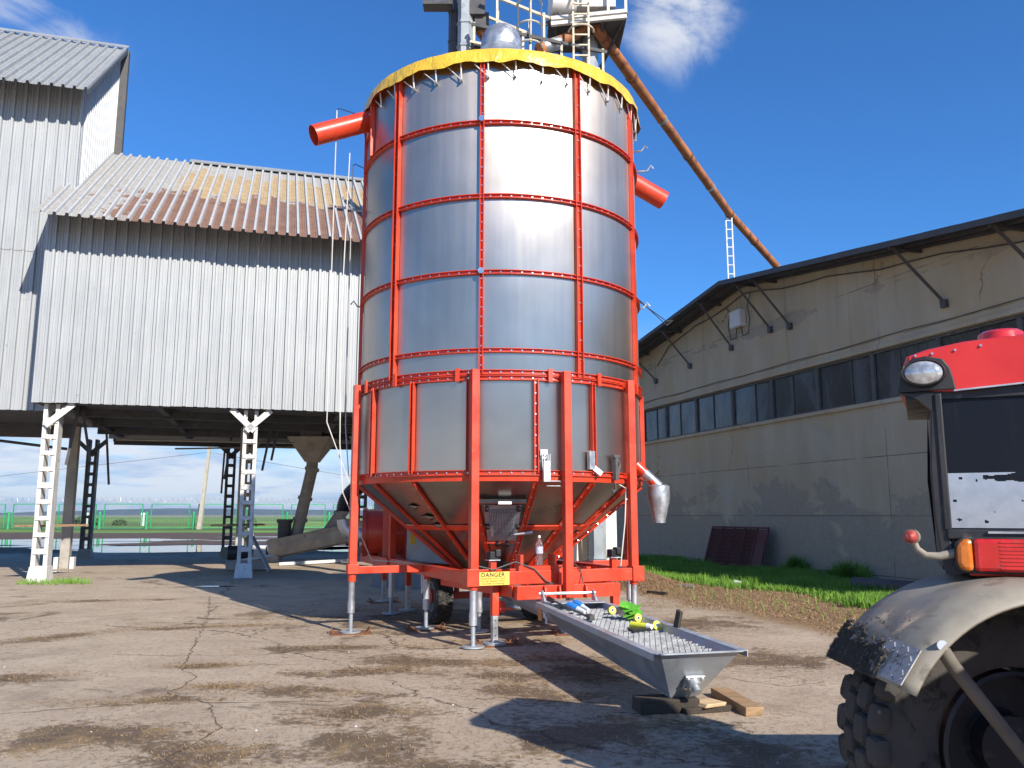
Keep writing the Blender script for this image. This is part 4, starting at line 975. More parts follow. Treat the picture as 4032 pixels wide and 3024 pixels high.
for v in (-.80, .80):
    c = K(-.52, v, .40); hub = MB(); hub.tube([c - dv * .12, c + dv * .12], .10, 16); wh_ = hub.build('wheel', M['red_dark'], dry, smooth=True)
    t = tyre_part(c, dv, .385, .27, dry, M['tyre'], 26, .014); t.parent = wh_
    r = rim_part(c, dv * (-1 if v < 0 else 1), .22, .27, dry, M['galv_dull']); r.parent = wh_
beam(K(-.52, -.75, .40), K(-.52, .75, .40), .1, .1, 'axle', mat=M['red_dark']); beam(K(-.52, -.5, .45), K(-.52, -.5, .76), .08, .08, 'axle_hanger', mat=M['red_dark']); beam(K(-.52, .5, .45), K(-.52, .5, .76), .08, .08, 'axle_hanger', mat=M['red_dark'])

# burner with its blower, casing and hoses at the rear left
bc = V(-2.60, 15.05, 1.30)
mb = MB(); mb.tube([bc, bc + V(.75, .12, 0)], .40, 28); mb.build('blower_drum', M['red'], dry, smooth=True)
mb = MB(); mb.tube([bc - V(.05, .01, 0), bc + V(.02, 0, 0)], .43, 28); mb.build('blower_flange', M['red'], dry, smooth=True)
mb = MB(); mb.box(K(-3.0, -.28, 1.25), .9, .9, .95, DU); mb.build('burner_box', M['red_dark'], dry, bev=.01)
beam(K(-2.45, -1.1, .88), K(-2.45, -1.1, 2.02), .1, .1, 'burner_post', (0, 1, 0))
def arc(c, r, ax0, ax1, a0, a1, n=9): return [V(c) + V(ax0) * r * cos(R_(a0 + (a1 - a0) * k / n)) + V(ax1) * r * sin(R_(a0 + (a1 - a0) * k / n)) for k in range(n + 1)]
mb = MB(); mb.tube([bc + V(-.02, -.02, -.05)] + arc(bc + V(-.12, -.02, .22), .27, (-1, 0, 0), (0, 0, -1), 90, 0), .13, 16); mb.build('duct_elbow', M['galv'], dry, smooth=True)
pts = arc(bc + V(.10, -.02, .36), .50, (-1, 0, 0), (0, 0, 1), 0, 75, 18)
mb = MB(); rr = [.125 + .012 * (k % 2) for k in range(len(pts) * 2)]
pp = []
for k in range(len(pts) - 1): pp += [pts[k], (pts[k] + pts[k + 1]) / 2]
mb.tube(pp, [.128 + .013 * (k % 2) for k in range(len(pp))], 16); mb.build('flexible_hose', M['black'], dry, smooth=True)
mb = MB(); mb.prism([K(-1.55, -1.0, .86), K(-.35, -.62, .86), K(-.85, -.7, 1.35), K(-1.55, -1.0, 1.42)], dv * .9); mb.build('air_duct_casing', M['silo_grey'], dry, bev=.01)
mb = MB(); mb.box(K(-1.2, -1.0, 1.22), .1, .01, .16, DU); mb.build('warning_sticker', M['yellow'], dry)
mb = MB(); mb.tube([(-2.45, 11.9, 7.0), (-2.5, 11.9, 4.5), (-2.43, 11.75, 2.6), (-2.36, 11.72, 1.9), (-2.05, 12.4, .95), (-1.5, 12.6, .9)], .008, 5); mb.build('control_cord', M['cable_white'], dry, smooth=True)

# chutes near the top
def chute(a, b_, r, name='discharge_chute'):
    a, b_ = V(a), V(b_); mb = MB(); mb.tube([a, b_], r, 28, cap=False); d = (b_ - a).normalized()
    mb2 = mb; n = 28; base = len(mb.v); mb.tube([b_, a], r - .008, 28, cap=False)
    for k in range(n): pass
    o = mb.build(name, M['red'], dry, smooth=True, fix=False)
    mb = MB(); ref = d.cross(V(0, 0, 1)).normalized(); Mx = Matrix((ref, d.cross(ref), d)).transposed()
    mb.lathe([(r - .009, -.004), (r + .001, -.004), (r + .001, .004), (r - .009, .004)], 28, c=b_, M=Mx, closed=True); q = mb.build('chute_lip', M['red'], dry); q.parent = o
    return o
chute(D(-72, 2.0, 7.62), (-2.93, 11.6, 7.14), .155); chute(D(98, 2.0, 7.06), (2.50, 13.15, 6.74), .155)
mb = MB(); mb.lathe([(RP + .003, 7.30), (RP + .035, 7.30), (RP + .035, 7.78), (RP + .003, 7.78)], 4, R_(-83), R_(-66), DO, closed=True); mb.build('chute_plate', M['red'], dry)
# cords and brackets on the left side
for (th, z0, z1, r) in ((-70, 7.02, 7.62, 2.62), (-80, 5.9, 6.95, 2.33)):
    p = D(th, r, 0); mb = MB(); mb.tube([V(p.x, p.y, z1), V(p.x + .004, p.y, (z0 + 2.2) / 2), V(p.x + .01, p.y, 2.9), V(-2.29, 11.78, 2.05)], .008, 5); mb.build('pull_cord', M['cable_white'], dry, smooth=True)
    mb = MB(); mb.tube([V(p.x, p.y, z1), V(p.x + .03, p.y, z1 + .03), D(th, RP, z1 - .05)], .007, 5); mb.build('cord_arm', M['black'], dry, smooth=True)
for (th, z, l) in ((-78, 6.2, .2), (-84, 4.75, .1), (82, 6.9, .2), (80, 7.2, .12), (86, 4.74, .1)):
    mb = MB(); mb.tube([D(th, RP, z), D(th, RP + l, z)], .014, 6); mb.tube([D(th, RP + l, z), D(th, RP + l + .06, z + .09), D(th, RP + l + .1, z + .03)], .012, 6); mb.build('cord_hook', M['galv'], dry)
for (th, z) in ((-6, 6.85), (-6, 4.74)): mb = MB(); mb.tube([D(th, RP + .02, z), D(th, RP + .10, z)], .04, 14); mb.build('sample_port', M['bolt'], dry, smooth=True)
# tarpaulin: skirt with a ragged hem, and the sloping cover behind it
mb = MB(); n = 180; ring_pts = []
for i in range(n):
    a = 360 * i / n; ph = i % 10 / 10.
    hem = 7.635 + .04 * abs(sin(pi * i / 10)) + .03 * noise.noise(V(i * .31, 0, 2)) ; flare = .085 + .035 * noise.noise(V(i * .5, 5, 1)) + .022 * sin(2 * pi * i / 10)
    ring_pts.append([D(a, RP + flare + .02, hem), D(a, RP + .085 + .03 * noise.noise(V(i * .4, 9, 0)), 7.78), D(a, RP + .06 + .012 * noise.noise(V(i * .4, 3, 0)), 7.87), D(a, RP - .02, 7.915), D(a, 1.3, 8.34), D(a, .62, 8.72)])
for q in ring_pts: mb.v += q
for i in range(n):
    j = (i + 1) % n
    for k in range(5): mb.f.append((i * 6 + k, j * 6 + k, j * 6 + k + 1, i * 6 + k + 1))
mb.build('tarpaulin', M['tarp'], dry, smooth=True)
# elastic loops that hold the hem, each hooked on a bolt below
for k in range(36):
    th = -4 + 10 * k; zb = 7.47 + .02 * sin(k * 2.3); r = RP + .03
    mb = MB(); mb.tube([D(th, RP + .06, 7.70), D(th + .15, r + .01, zb)], .011, 6); mb.tube([D(th + .15, r + .01, zb), D(th - 5.0, RP + .05, 7.66)], .008, 6); lp = mb.build('elastic_loop', M['cable_white'], dry)
    mb = MB(); mb.tube([D(th + .1, RP - .01, zb), D(th + .1, RP + .06, zb)], .016, 8); q = mb.build('hook_bolt', M['galv'], dry); q.parent = lp
# top cap
mb = MB(); mb.lathe([(.63, 8.66), (.66, 8.70), (.34, 9.10), (.34, 9.20), (.32, 9.32), (.27, 9.43), (.18, 9.51), (.07, 9.545), (.001, 9.55)], 40, c=DO); mb.build('top_cap', M['galv'], dry, smooth=True)
# controls mounted on the lower ring
def clampset(th, kind):
    rad = V(sin(R_(th)), -cos(R_(th)), 0); tan = V(cos(R_(th)), sin(R_(th)), 0); mb = MB()
    if kind == 0:
        mb.obox(D(th, RP + .03, 2.36), tan * .05, rad * .006, (0, 0, .06)); mb.obox(D(th + .3, RP + .09, 2.14), tan * .045, rad * .035, (0, 0, .13))
        for q in (-.05, -.02, .03, .06): mb.tube([D(th + q * 20, RP + .04, 2.34), D(th + q * 25, RP + .10, 2.36), D(th + q * 22, RP + .11, 2.2), D(th + q * 10, RP + .1, 2.06)], .008, 6)
    elif kind == 1:
        mb.obox(D(th, RP + .05, 2.30), tan * .045, rad * .03, (0, 0, .12)); mb.prism([D(th - 1, RP + .05, 2.22), D(th + 2.5, RP + .12, 2.10), D(th + 2.5, RP + .02, 2.10)], tan * .05 + V(0, 0, .05))
    else:
        mb.obox(D(th, RP + .07, 2.20), tan * .028, rad * .03, (0, 0, .15)); mb.obox(D(th, RP + .08, 2.37), tan * .06, rad * .025, (0, 0, .02)); mb.tube([D(th + 1, RP + .08, 2.34), D(th + 2.2, RP + .08, 2.26), D(th + 1, RP + .08, 2.12)], .02, 8)
        mb.tube([D(th, RP + .06, 2.02), D(th + .6, RP + .05, 1.93), D(th - 1, RP + .05, 1.89), D(th - 1.6, RP + .05, 1.93)], .014, 7)
    mb.build('control_linkage', (M['galv'], M['galv'], M['dark_steel'])[kind], dry, bev=.003)
clampset(15.8, 0); clampset(34.0, 1); clampset(45.5, 2)
for z in (2.02, 1.96): mb = MB(); mb.tube([D(16.5, RP + .05, z), D(24, RP + .06, z)], .008, 6); mb.build('control_rod', M['galv'], dry)
# grain sampler spout on the right
mb = MB(); a = D(66, RP, 2.30); b_ = a + V(.26, -.02, -.26); mb.tube([a, b_], .07, 16); sp_ = mb.build('sampler_spout', M['red'], dry, smooth=True)
mb = MB(); mb.tube([a + (b_ - a) * .45, b_ + V(.06, 0, -.05)], .073, 16); q = mb.build('spout_sleeve', M['galv'], dry, smooth=True); q.parent = sp_
c = b_ + V(.05, 0, -.10)
mb = MB(); mb.lathe([(.10, .08), (.150, .06), (.158, -.05), (.142, -.18), (.085, -.42), (.085, -.45), (.078, -.45), (.075, -.40)], 28, c=c); q = mb.build('spout_cone', M['galv'], dry, smooth=True); q.parent = sp_
mb = MB(); mb.tube([b_ + V(-.02, 0, .1), b_ + V(.05, -.03, .17)], .018, 8); q = mb.build('knob', M['black'], dry); q.parent = sp_
# danger label
mb = MB(); lab = [K(1.965, v, z) for v, z in ((-1.13, .745), (-.69, .745), (-.69, .905), (-1.13, .905))]; mb.prism(lab, du * .004); dl = mb.build('danger_label', M['yellow'], dry)
def text(s, size, v, z, mat, par, bold=.0):
    cu = bpy.data.curves.new('print', 'FONT'); cu.body = s; cu.size = size; cu.align_x = 'CENTER'; cu.extrude = .0004; cu.offset = bold; cu.space_character = 1.12
    o = bpy.data.objects.new('tmp', cu); COL.objects.link(o); dg = bpy.context.evaluated_depsgraph_get(); me = bpy.data.meshes.new_from_object(o.evaluated_get(dg)); bpy.data.objects.remove(o)
    mx = Matrix((dv, V(0, 0, 1), du)).transposed().to_4x4(); mx.translation = K(1.9705, v, z) - DO; me.transform(mx); me.materials.clear(); me.materials.append(mat)
    q = bpy.data.objects.new('lettering', me); COL.objects.link(q); q.parent = par; OFF[q.name] = DO
text('DANGER', .072, -.91, .847, M['ink'], dl, .0016)
for i, s in enumerate(('inspection door must', 'not be opened when', 'machine is running')): text(s, .034, -.91, .817 - i * .030, M['ink_brown'], dl, .0006)
bl.build('bolt_head', M['bolt'], dry, kind='stuff', fix=False)
mb = MB(); mb.tube([K(1.9, -1.1, .98), K(1.96, -.9, .93), K(1.95, -.6, 1.02), K(1.97, -.35, .93), K(1.98, -.2, .78), K(1.99, -.05, .72)], .009, 6); mb.build('loose_cable', M['cable_grey'], dry, smooth=True)
mb = MB(); mb.tube([K(1.97, .0, .93), K(2.0, .12, 1.02), K(1.99, .22, .97), K(1.98, .3, .90), K(2.19, .26, .60)], .008, 6); mb.build('loose_cable', M['cable_grey'], dry, smooth=True)
mb = MB(); mb.tube([K(1.8, 1.0, .92), K(1.85, 1.05, 1.5), K(1.85, 1.08, 1.95), K(1.9, .95, 2.0)], .01, 6); mb.build('loose_cable', M['cable_white'], dry, smooth=True)
mb = MB(); mb.tube([K(0.02, -1.22, .76), K(.02, -1.22, .60), K(.05, -1.22, .50), K(.1, -1.22, .58), K(.1, -1.22, .75)], .01, 6); mb.build('loose_cable', M['cable_white'], dry, smooth=True)

# rusty spreader plates under some feet
def splate(p, rz, label, r=.0):
    t = thing('spreader_plate', label, 'steel plate', V(p.x, p.y, 0), 'rusty plates under the dryer feet'); mb = MB(); mb.box(V(p.x, p.y, .005), .55, .42, .012, rz); mb.build('plate', M['rust'], t)
    for s in (-1, 1):
        e = V(cos(rz), sin(rz), 0); n_ = V(-sin(rz), cos(rz), 0); c = V(p.x, p.y, 0) + e * s * .21; mb = MB()
        mb.tube([c - n_ * .09, c - n_ * .09 + V(0, 0, .07) + e * s * .05, c + n_ * .09 + V(0, 0, .07) + e * s * .05, c + n_ * .09], .009, 6); mb.build('handle', M['rust'], t)
for (a, l) in ((-90, 'handled rusty plate under the outrigger leg on the gallery side'),): splate(D(23.24 + a, LR, 0), .2, l)
splate(K(0, -1.14, 0), .3, 'handled rusty plate under the foot beside the tyre'); splate(K(1.72, -.76, 0), DU, 'handled rusty plate under the square jack below the yellow label')
splate(K(1.2, .55, 0), .3, 'handled rusty plate in the shade below the trough'); splate(K(-3.85, -.75, 0), .4, 'handled rusty plate under the rearmost dark jack')

# ------------------------------------------------------------------ intake trough on its auger
TA = V(-.25, .968, 0); TL = V(.968, .25, 0)                                     # axis towards the dryer, and to the right
T0, TLEN = V(1.50, 6.88, 0), 3.30
def T(t, l, z): return T0 + TA * t + TL * l + V(0, 0, z)
tr = thing('intake_trough', 'galvanised intake trough with toothed grate in front of the dryer', 'trough', T(0, 0, 0))
def top(t): return .52 + .075 * t / TLEN
def bot(t): return .10 + .20 * t / TLEN
tf, th_ = 0.0, .008
M['trough'] = M['galv_dull']
for s in (-1, 1):
    mb = MB(); mb.prism([T(0, s * .35, top(0)), T(TLEN, s * .35, top(TLEN)), T(TLEN, s * .13, bot(TLEN)), T(.34, s * .12, bot(.34))], -TL * s * th_); mb.build('side_plate', M['trough'], tr)
    mb = MB(); mb.bar(T(-.01, s * .375, top(0)), T(TLEN, s * .375, top(TLEN)), .075, .008); mb.bar(T(-.01, s * .41, top(0) - .025), T(TLEN, s * .41, top(TLEN) - .025), .008, .05); q = mb.build('rim_flange', M['trough'], tr)
mb = MB(); mb.prism([T(.34, -.12, bot(.34)), T(.34, .12, bot(.34)), T(TLEN, .13, bot(TLEN)), T(TLEN, -.13, bot(TLEN))], (0, 0, -.008)); mb.build('bottom_plate', M['trough'], tr)
ep = [T(-.012, -.35, top(0)), T(-.012, .35, top(0)), T(.33, .12, bot(.34) - .006), T(.33, -.12, bot(.34) - .006)]
mb = MB(); mb.prism(ep, TA * .01 + V(0, 0, .004)); mb.build('end_plate', M['trough'], tr)
mb = MB(); mb.bar(T(-.02, -.36, top(0)), T(-.02, .36, top(0)), .03, .012); mb.build('end_lip', M['trough'], tr)
mb = MB(); mb.prism([T(TLEN, -.36, top(TLEN)), T(TLEN, .36, top(TLEN)), T(TLEN, .13, bot(TLEN)), T(TLEN, -.13, bot(TLEN))], TA * .01); mb.build('back_plate', M['trough'], tr)
mb = MB(); mb.bar(T(TLEN - .12, -.345, top(TLEN) + .004), T(TLEN - .12, .345, top(TLEN) + .004), .24, .01); mb.build('cover_plate', M['trough'], tr)
en = (ep[1] - ep[0]).cross(ep[2] - ep[0]).normalized(); en = en if en.y < 0 else -en
bcn = (ep[2] + ep[3]) / 2 * .62 + (ep[0] + ep[1]) / 2 * .38 + TL * .02; eu = ((ep[0] + ep[1]) / 2 - (ep[2] + ep[3]) / 2).normalized()
mb = MB(); mb.obox(bcn + en * .015, TL * .085, eu * .07, en * .012); brg = mb.build('bearing_plate', M['galv'], tr, bev=.004)
mb = MB(); mb.tube([bcn + en * .02, bcn + en * .075], .058, 20); mb.tube([bcn + en * .07, bcn + en * .12], .034, 16); q = mb.build('bearing', M['galv'], tr, smooth=True); q.parent = brg
for a, b_ in n4: mb = MB(); mb.tube([bcn + en * .02 + TL * a * .062 + eu * b_ * .05, bcn + en * .045 + TL * a * .062 + eu * b_ * .05], .014, 6); q = mb.build('bolt_head', M['bolt'], tr); q.parent = brg
# toothed bars across the trough
NB = 24
M['galv_grate'] = simple('grate_zinc', (.40, .41, .42), .5, metal=.4, var=.2, scale=10)
bmb = MB()
for k in range(23):
    x = -.325 + .65 * k / 22
    bmb.obox(V(x, .005 * (1 if k % 2 else -1), 0), (.0155, 0, 0), (0, .0055, 0), (0, 0, .013))
bme = bmb.mesh('grate_bar'); bme.materials.append(M['galv_grate'])
for k in range(NB):
    t = .16 + k * (TLEN - .46) / (NB - 1); ob = bpy.data.objects.new('grate_bar', bme); COL.objects.link(ob); ob.parent = tr
    ob.location = T(t, 0, top(t) - .065) - OFF[tr.name]; ob.rotation_euler = (0, 0, math.atan2(TL.y, TL.x)); ob.scale = (.90, 1, 1)
for l in (-.22, -.08, .08, .22): mb = MB(); mb.bar(T(.14, l, top(.14) - .085), T(TLEN - .3, l, top(TLEN) - .085), .008, .02); mb.build('grate_runner', M['galv'], tr)
M['chaff'] = simple('grain_chaff', (.30, .17, .07), .9, var=.4, scale=20, bump=.5, bscale=60)
mb = MB(); rnd = random.Random(4)
for k in range(700):
    t = rnd.uniform(.1, TLEN - .3); p = T(t, .305 - .03 * rnd.random(), top(t) - .10 + .012 * rnd.random()); d = V(rnd.uniform(-1, 1), rnd.uniform(-1, 1), rnd.uniform(-.2, .3)).normalized() * .012; e = d.cross(V(0, 0, 1)) * .35
    mb.add([p - d, p + e, p + d, p - e], [(0, 1, 2, 3)])
mb.build('chaff', M['chaff'], tr, kind='stuff', fix=False)
# auger screw inside, tube towards the dryer, hinge
mb = MB(); mb.tube([T(.3, 0, bot(.3) + .13), T(TLEN, 0, bot(TLEN) + .13)], .03, 10); n_ = 150
for k in range(n_):
    t = .35 + (TLEN - .4) * k / n_; t2 = .35 + (TLEN - .4) * (k + 1) / n_; q0, q1 = k * .33, (k + 1) * .33
    f = lambda t, q, r: T(t, r * cos(q), bot(t) + .13 + r * sin(q))
    mb.add([f(t, q0, .03), f(t, q0, .115), f(t2, q1, .115), f(t2, q1, .03)], [(0, 1, 2, 3)])
mb.build('auger_screw', M['dark_steel'], tr, fix=False)
mb = MB(); mb.tube([T(TLEN - .05, -.02, .42), K(.3, 0, .52)], .14, 24); mb.build('auger_tube', M['galv_dull'], tr, smooth=True)
for l in (-.33, .30):
    mb = MB(); mb.prism([T(TLEN - .1, l, top(TLEN)), T(TLEN + .06, l, top(TLEN) - .02), T(TLEN + .08, l, top(TLEN) + .12), T(TLEN + .03, l, top(TLEN) + .13)], TL * .02); mb.build('hinge_plate', M['galv'], tr)
mb = MB(); mb.tube([T(TLEN + .05, -.36, top(TLEN) + .09), T(TLEN + .05, .34, top(TLEN) + .09)], .018, 8); mb.build('hinge_rod', M['galv'], tr, smooth=True)
mb = MB(); mb.obox(T(TLEN - .02, -.365, .47), TA * .07, TL * .004, (0, 0, .07)); mb.build('warning_sticker', simple('orange_sticker', (.62, .24, .03), .5), tr)
mb = MB(); mb.obox(T(TLEN - .20, -.365, .47), TA * .025, TL * .006, (0, 0, .03)); mb.obox(T(TLEN - .25, -.36, .42), TA * .02, TL * .006, (0, 0, .04)); mb.build('white_mark', M['white'], tr)

# things lying on the grate
def gz(t): return top(t) - .052
def rod_obj(name, pts, r, mat, label, cat, n=12): mb = MB(); mb.tube(pts, r, n); return mb.build(name, mat, smooth=True, label=label, cat=cat)
for i, (t, l, a) in enumerate(((2.62, -.13, -.5), (2.78, -.02, -.3))):
    t_ = thing('power_plug', ('blue power connector lying across the grate beside the steel socket bar' if i == 0 else 'blue power connector lying against the trough back plate'), 'plug', T(t, l, gz(t)), 'blue connectors on the trough')
    d = (TA * .85 + TL * a).normalized() + V(0, 0, .25); p = T(t, l, gz(t) + .055)
    mb = MB(); mb.tube([p, p + d * .045, p + d * .11, p + d * .14, p + d * .155], [.036, .041, .043, .036, .016], 16); mb.build('body', M['blue_plastic'], t_, smooth=True)
    mb = MB(); mb.tube([p - d * .10, p - d * .015, p], [.022, .027, .032], 14); mb.build('sleeve', M['pale_plastic'], t_, smooth=True)
sb = thing('socket_bar', 'long dark steel socket wrench lying on the trough grate', 'wrench', T(2.7, -.28, gz(2.7)))
mb = MB(); mb.tube([T(3.1, -.31, top(3.1) + .06), T(2.2, -.16, gz(2.2) + .03)], .012, 10); mb.build('shaft', M['cable_grey'], sb, smooth=True)
mb = MB(); mb.tube([T(3.12, -.315, top(3.1) + .062), T(3.0, -.295, top(3.1) + .045)], .028, 10); mb.build('grip', M['black'], sb, smooth=True)
mb = MB(); mb.box(T(2.15, -.152, gz(2.15) + .035), .05, .16, .05, .15); mb.build('socket', M['dark_steel'], sb)
def tape(t, l, label):
    t_ = thing('tape_roll', label, 'tape', T(t, l, gz(t)), 'yellow rolls on the grate'); p = T(t, l, gz(t) + .038); ax = V(.35, -.9, .25).normalized(); a = ax.orthogonal().normalized(); Mx = Matrix((a, ax.cross(a), ax)).transposed()
    mb = MB(); mb.lathe([(.018, -.018), (.043, -.018), (.043, .018), (.018, .018)], 24, c=p, M=Mx, closed=True); mb.build('tape', M['yel_plastic'], t_, smooth=True)
    mb = MB(); mb.lathe([(.013, -.019), (.019, -.019), (.019, .019), (.013, .019)], 20, c=p, M=Mx, closed=True); mb.build('core', M['pale_plastic'], t_, smooth=True)
tape(2.55, .24, 'yellow tape roll lying nearest the blue connectors'); tape(1.95, .29, 'yellow tape roll lying beside the green wrapper'); tape(1.45, .27, 'yellow tape roll behind the yellow cartridge')
mb = MB(); p = T(2.12, .27, gz(2.12) + .02)
for k in range(6): mb.obox(p + V(rnd.uniform(-.06, .06), rnd.uniform(-.06, .06), .03 + .02 * k), V(.07, rnd.uniform(-.03, .03), rnd.uniform(-.03, .03)), V(rnd.uniform(-.03, .03), .05, .02), (0, 0, .004))
mb.build('wrapper', M['green_wrap'], label='crumpled green and yellow wrapper on the grate', cat='wrapper')
cg = thing('grease_cartridge', 'yellow cartridge with white end lying on the grate', 'cartridge', T(1.5, .14, gz(1.5)))
d = (TA * -.8 + TL * .45).normalized(); p = T(1.62, .08, gz(1.62) + .03)
mb = MB(); mb.tube([p, p + d * .20], .029, 18); mb.build('tube', M['yel_plastic'], cg, smooth=True); mb = MB(); mb.tube([p + d * .20, p + d * .25], [.031, .024], 18); mb.build('end_cap', M['white'], cg, smooth=True)
mb = MB(); mb.box(T(1.42, .08, gz(1.42) + .012), .20, .10, .02, .4); mb.build('dark_rag', M['black'], label='flat dark rag under the yellow cartridge', cat='rag')
mb = MB(); mb.prism([T(1.25, .34, gz(1.25)), T(1.15, .34, gz(1.2)), T(1.12, .37, gz(1.2) + .2), T(1.2, .37, gz(1.2) + .22)], TL * .03); mb.build('wood_wedge', M['wood_dark'], label='dark wooden wedge stuck upright at the trough edge', cat='wedge')
bt = thing('water_bottle', 'clear plastic water bottle with white cap standing on the red frame', 'bottle', K(1.91, -.25, .966))
c = K(1.905, -.25, .966)
mb = MB(); mb.lathe([(.001, .004), (.044, .004), (.047, .02), (.045, .10), (.040, .125), (.047, .15), (.048, .25), (.044, .285), (.02, .325), (.016, .345), (.016, .355)], 28, c=c); mb.build('body', M['clear'], bt, smooth=True)
mb = MB(); mb.lathe([(.0475, .15), (.049, .15), (.049, .235), (.0475, .235)], 28, c=c, closed=True); mb.build('label', simple('bottle_label', (.55, .55, .66), .5, var=.3, scale=30, c2=(.15, .15, .35), amt=.4), bt, smooth=True)
mb = MB(); mb.lathe([(.001, .375), (.017, .375), (.018, .345), (.001, .345)], 20, c=c); mb.build('cap', M['white'], bt, smooth=True)
# timber under the trough end
def timber(name, c, l, w_, h, rz, mat, label, tilt=0):
    mb = MB(); e = V(cos(rz), sin(rz), tilt).normalized(); n_ = V(-sin(rz), cos(rz), 0); u_ = e.cross(n_); mb.obox(V(c), e * l / 2, n_ * w_ / 2, u_ * h / 2)
    for v_ in mb.v: v_ += V(rnd.uniform(-.012, .012), rnd.uniform(-.012, .012), 0)
    return mb.build(name, mat, bev=.008, label=label, cat='timber')
timber('timber_block', (1.27, 7.22, .055), .52, .24, .11, .15, M['wood_dark'], 'dark tarred timber block beside the trough end')
timber('timber_block', (1.58, 7.22, .025), .42, .2, .05, .3, M['wood_dark'], 'flat dark timber under the trough end')
timber('timber_board', (1.62, 7.2, .066), .22, .2, .032, .5, M['wood_pale'], 'pale split board wedged right under the trough end')
timber('timber_plank', (1.90, 7.42, .035), .16, .78, .07, .12, M['wood'], 'weathered plank on the ground pointing away from the trough end')
# ------------------------------------------------------------------ bucket elevators, catwalk and the long rusty spout
el = thing('bucket_elevator', 'bucket elevator of flanged grey ducts with catwalks, rising behind the dryer', 'elevator', (0, 19.4, 0))
def hexduct(x, y, r, z0, z1, step, mat, ph=0):
    mb = MB(); mb.tube([(x, y, z0), (x, y, z1)], r, 6); mb.build('duct', mat, el)
    z = z0 + .6
    while z < z1:
        mb = MB(); mb.tube([(x, y, z), (x, y, z + .06)], r * 1.13, 6); mb.build('duct_flange', mat, el); z += step
hexduct(-1.16, 19.1, .19, 0, 15.5, .62, M['duct']); hexduct(-1.47, 19.5, .14, 0, 15.5, .8, M['dark_steel'])
hexduct(1.98, 19.6, .2, 0, 13.9, 1.1, M['duct'])
mb = MB(); mb.box((-1.85, 19.2, 14.22), .75, .35, .10); mb.build('head_platform', M['dark_steel'], el)
mb = MB(); mb.box((-.95, 19.4, 14.1), .55, .9, .5); mb.box((-.75, 19.2, 13.75), .35, .3, .4); mb.build('head_drive', M['dark_steel'], el)
def rail(p, q, t=.06, mat=M['rail']): mb = MB(); mb.bar(p, q, t, t); return mb.build('rail', mat, el)
for yy, sh in ((18.7, 0), (19.7, .0)):
    rail((-.65, yy, 14.25), (.95, yy, 13.55)); rail((-.98, yy, 13.4), (2.3, yy, 12.66), .075, M['dark_steel']); rail((-1.02, yy, 12.95), (2.12, yy, 12.22))
    for x, z0, z1 in ((-.36, 12.75, 14.4), (-.92, 12.9, 13.45), (.0, 12.7, 13.2), (.27, 12.65, 13.25), (.45, 12.5, 14.1), (.78, 12.5, 13.7), (1.2, 12.4, 12.95), (2.2, 12.0, 12.75)): rail((x, yy, z0), (x, yy, z1), .055)
for x, z in ((-.98, 12.95), (.4, 12.62), (1.3, 12.41), (2.12, 12.22)): rail((x, 18.73, z), (x, 19.67, z), .05, M['dark_steel'])
rail((-.98, 18.7, 12.9), (-.6, 19.7, 13.4), .05, M['dark_steel'])
for k in range(14):                                                       # caged ladder
    z = 12.5 + k * .27; rail((1.5, 18.55, z), (1.83, 18.55, z), .035)
for x in (1.48, 1.85): rail((x, 18.55, 11.9), (x, 18.55, 16.2), .045)
for z, cx in ((13.05, 1.66), (13.95, 1.66), (13.15, .42), (13.75, .42), (12.65, .42)):
    mb = MB(); mb.tube([V(cx, 18.45, z) + V(.30 * cos(a * pi / 10), -.32 * sin(a * pi / 10), 0) for a in range(11)], .022, 6); mb.build('cage_hoop', M['rail'], el, smooth=True)
for x in (.15, .42, .70): rail((x, 18.2, 12.6), (x, 18.2, 13.78), .03, M['dark_steel'])
mb = MB(); mb.box((1.85, 19.5, 13.62), 1.9, 1.5, .10); mb.build('head_platform', M['dark_steel'], el)
for p, q in (((.95, 18.7, 13.55), (2.8, 18.7, 13.75)), ((.95, 18.72, 13.42), (2.8, 18.72, 13.62))): rail(p, q, .09, M['white_old'])
for x in (2.35, 2.78): rail((x, 18.7, 13.7), (x, 18.7, 15.2), .06, M['white'])
for x in (1.05, 1.6, 2.2): rail((x, 18.75, 13.5), (x + .2, 20.2, 13.45), .07, M['dark_steel'])
rail((2.8, 18.7, 13.7), (2.3, 20.2, 13.1), .07, M['dark_steel']); rail((.72, 18.8, 13.38), (1.2, 18.8, 13.75), .07, M['dark_steel']); rail((2.4, 18.7, 14.3), (2.8, 18.7, 14.3), .05, M['white'])
mb = MB(); mb.tube([(.95, 18.9, 14.12), (1.55, 19.0, 14.12)], .34, 20); mb.build('head_guard', M['white'], el, smooth=True)
mb = MB(); mb.box((2.05, 19.2, 14.2), 1.0, .8, .5); mb.build('head_housing', M['white_old'], el)
mb = MB(); mb.tube([(-.95, 19.3, 13.9), (-.6, 19.3, 13.35), (-.42, 19.0, 13.0)], .16, 14); mb.build('spout', M['rust_pipe'], el, smooth=True)
mb = MB(); mb.tube([(1.95, 19.2, 13.75), (1.5, 19.1, 13.35), (.95, 18.9, 12.95), (.65, 18.7, 12.75)], .15, 14); mb.build('spout', M['rust_pipe'], el, smooth=True)
mb = MB(); mb.tube([(1.15, 18.98, 13.09), (.75, 18.77, 12.82)], .158, 14); mb.build('spout_band', M['galv'], el, smooth=True)
mb = MB(); mb.tube([(.05, 18.9, 12.4), (.05, 18.9, 13.0)], .17, 14); mb.tube([(.05, 18.9, 13.0), (.05, 18.9, 13.22)], .1, 12); mb.build('vent_pipe', M['cab_black'], el, smooth=True)
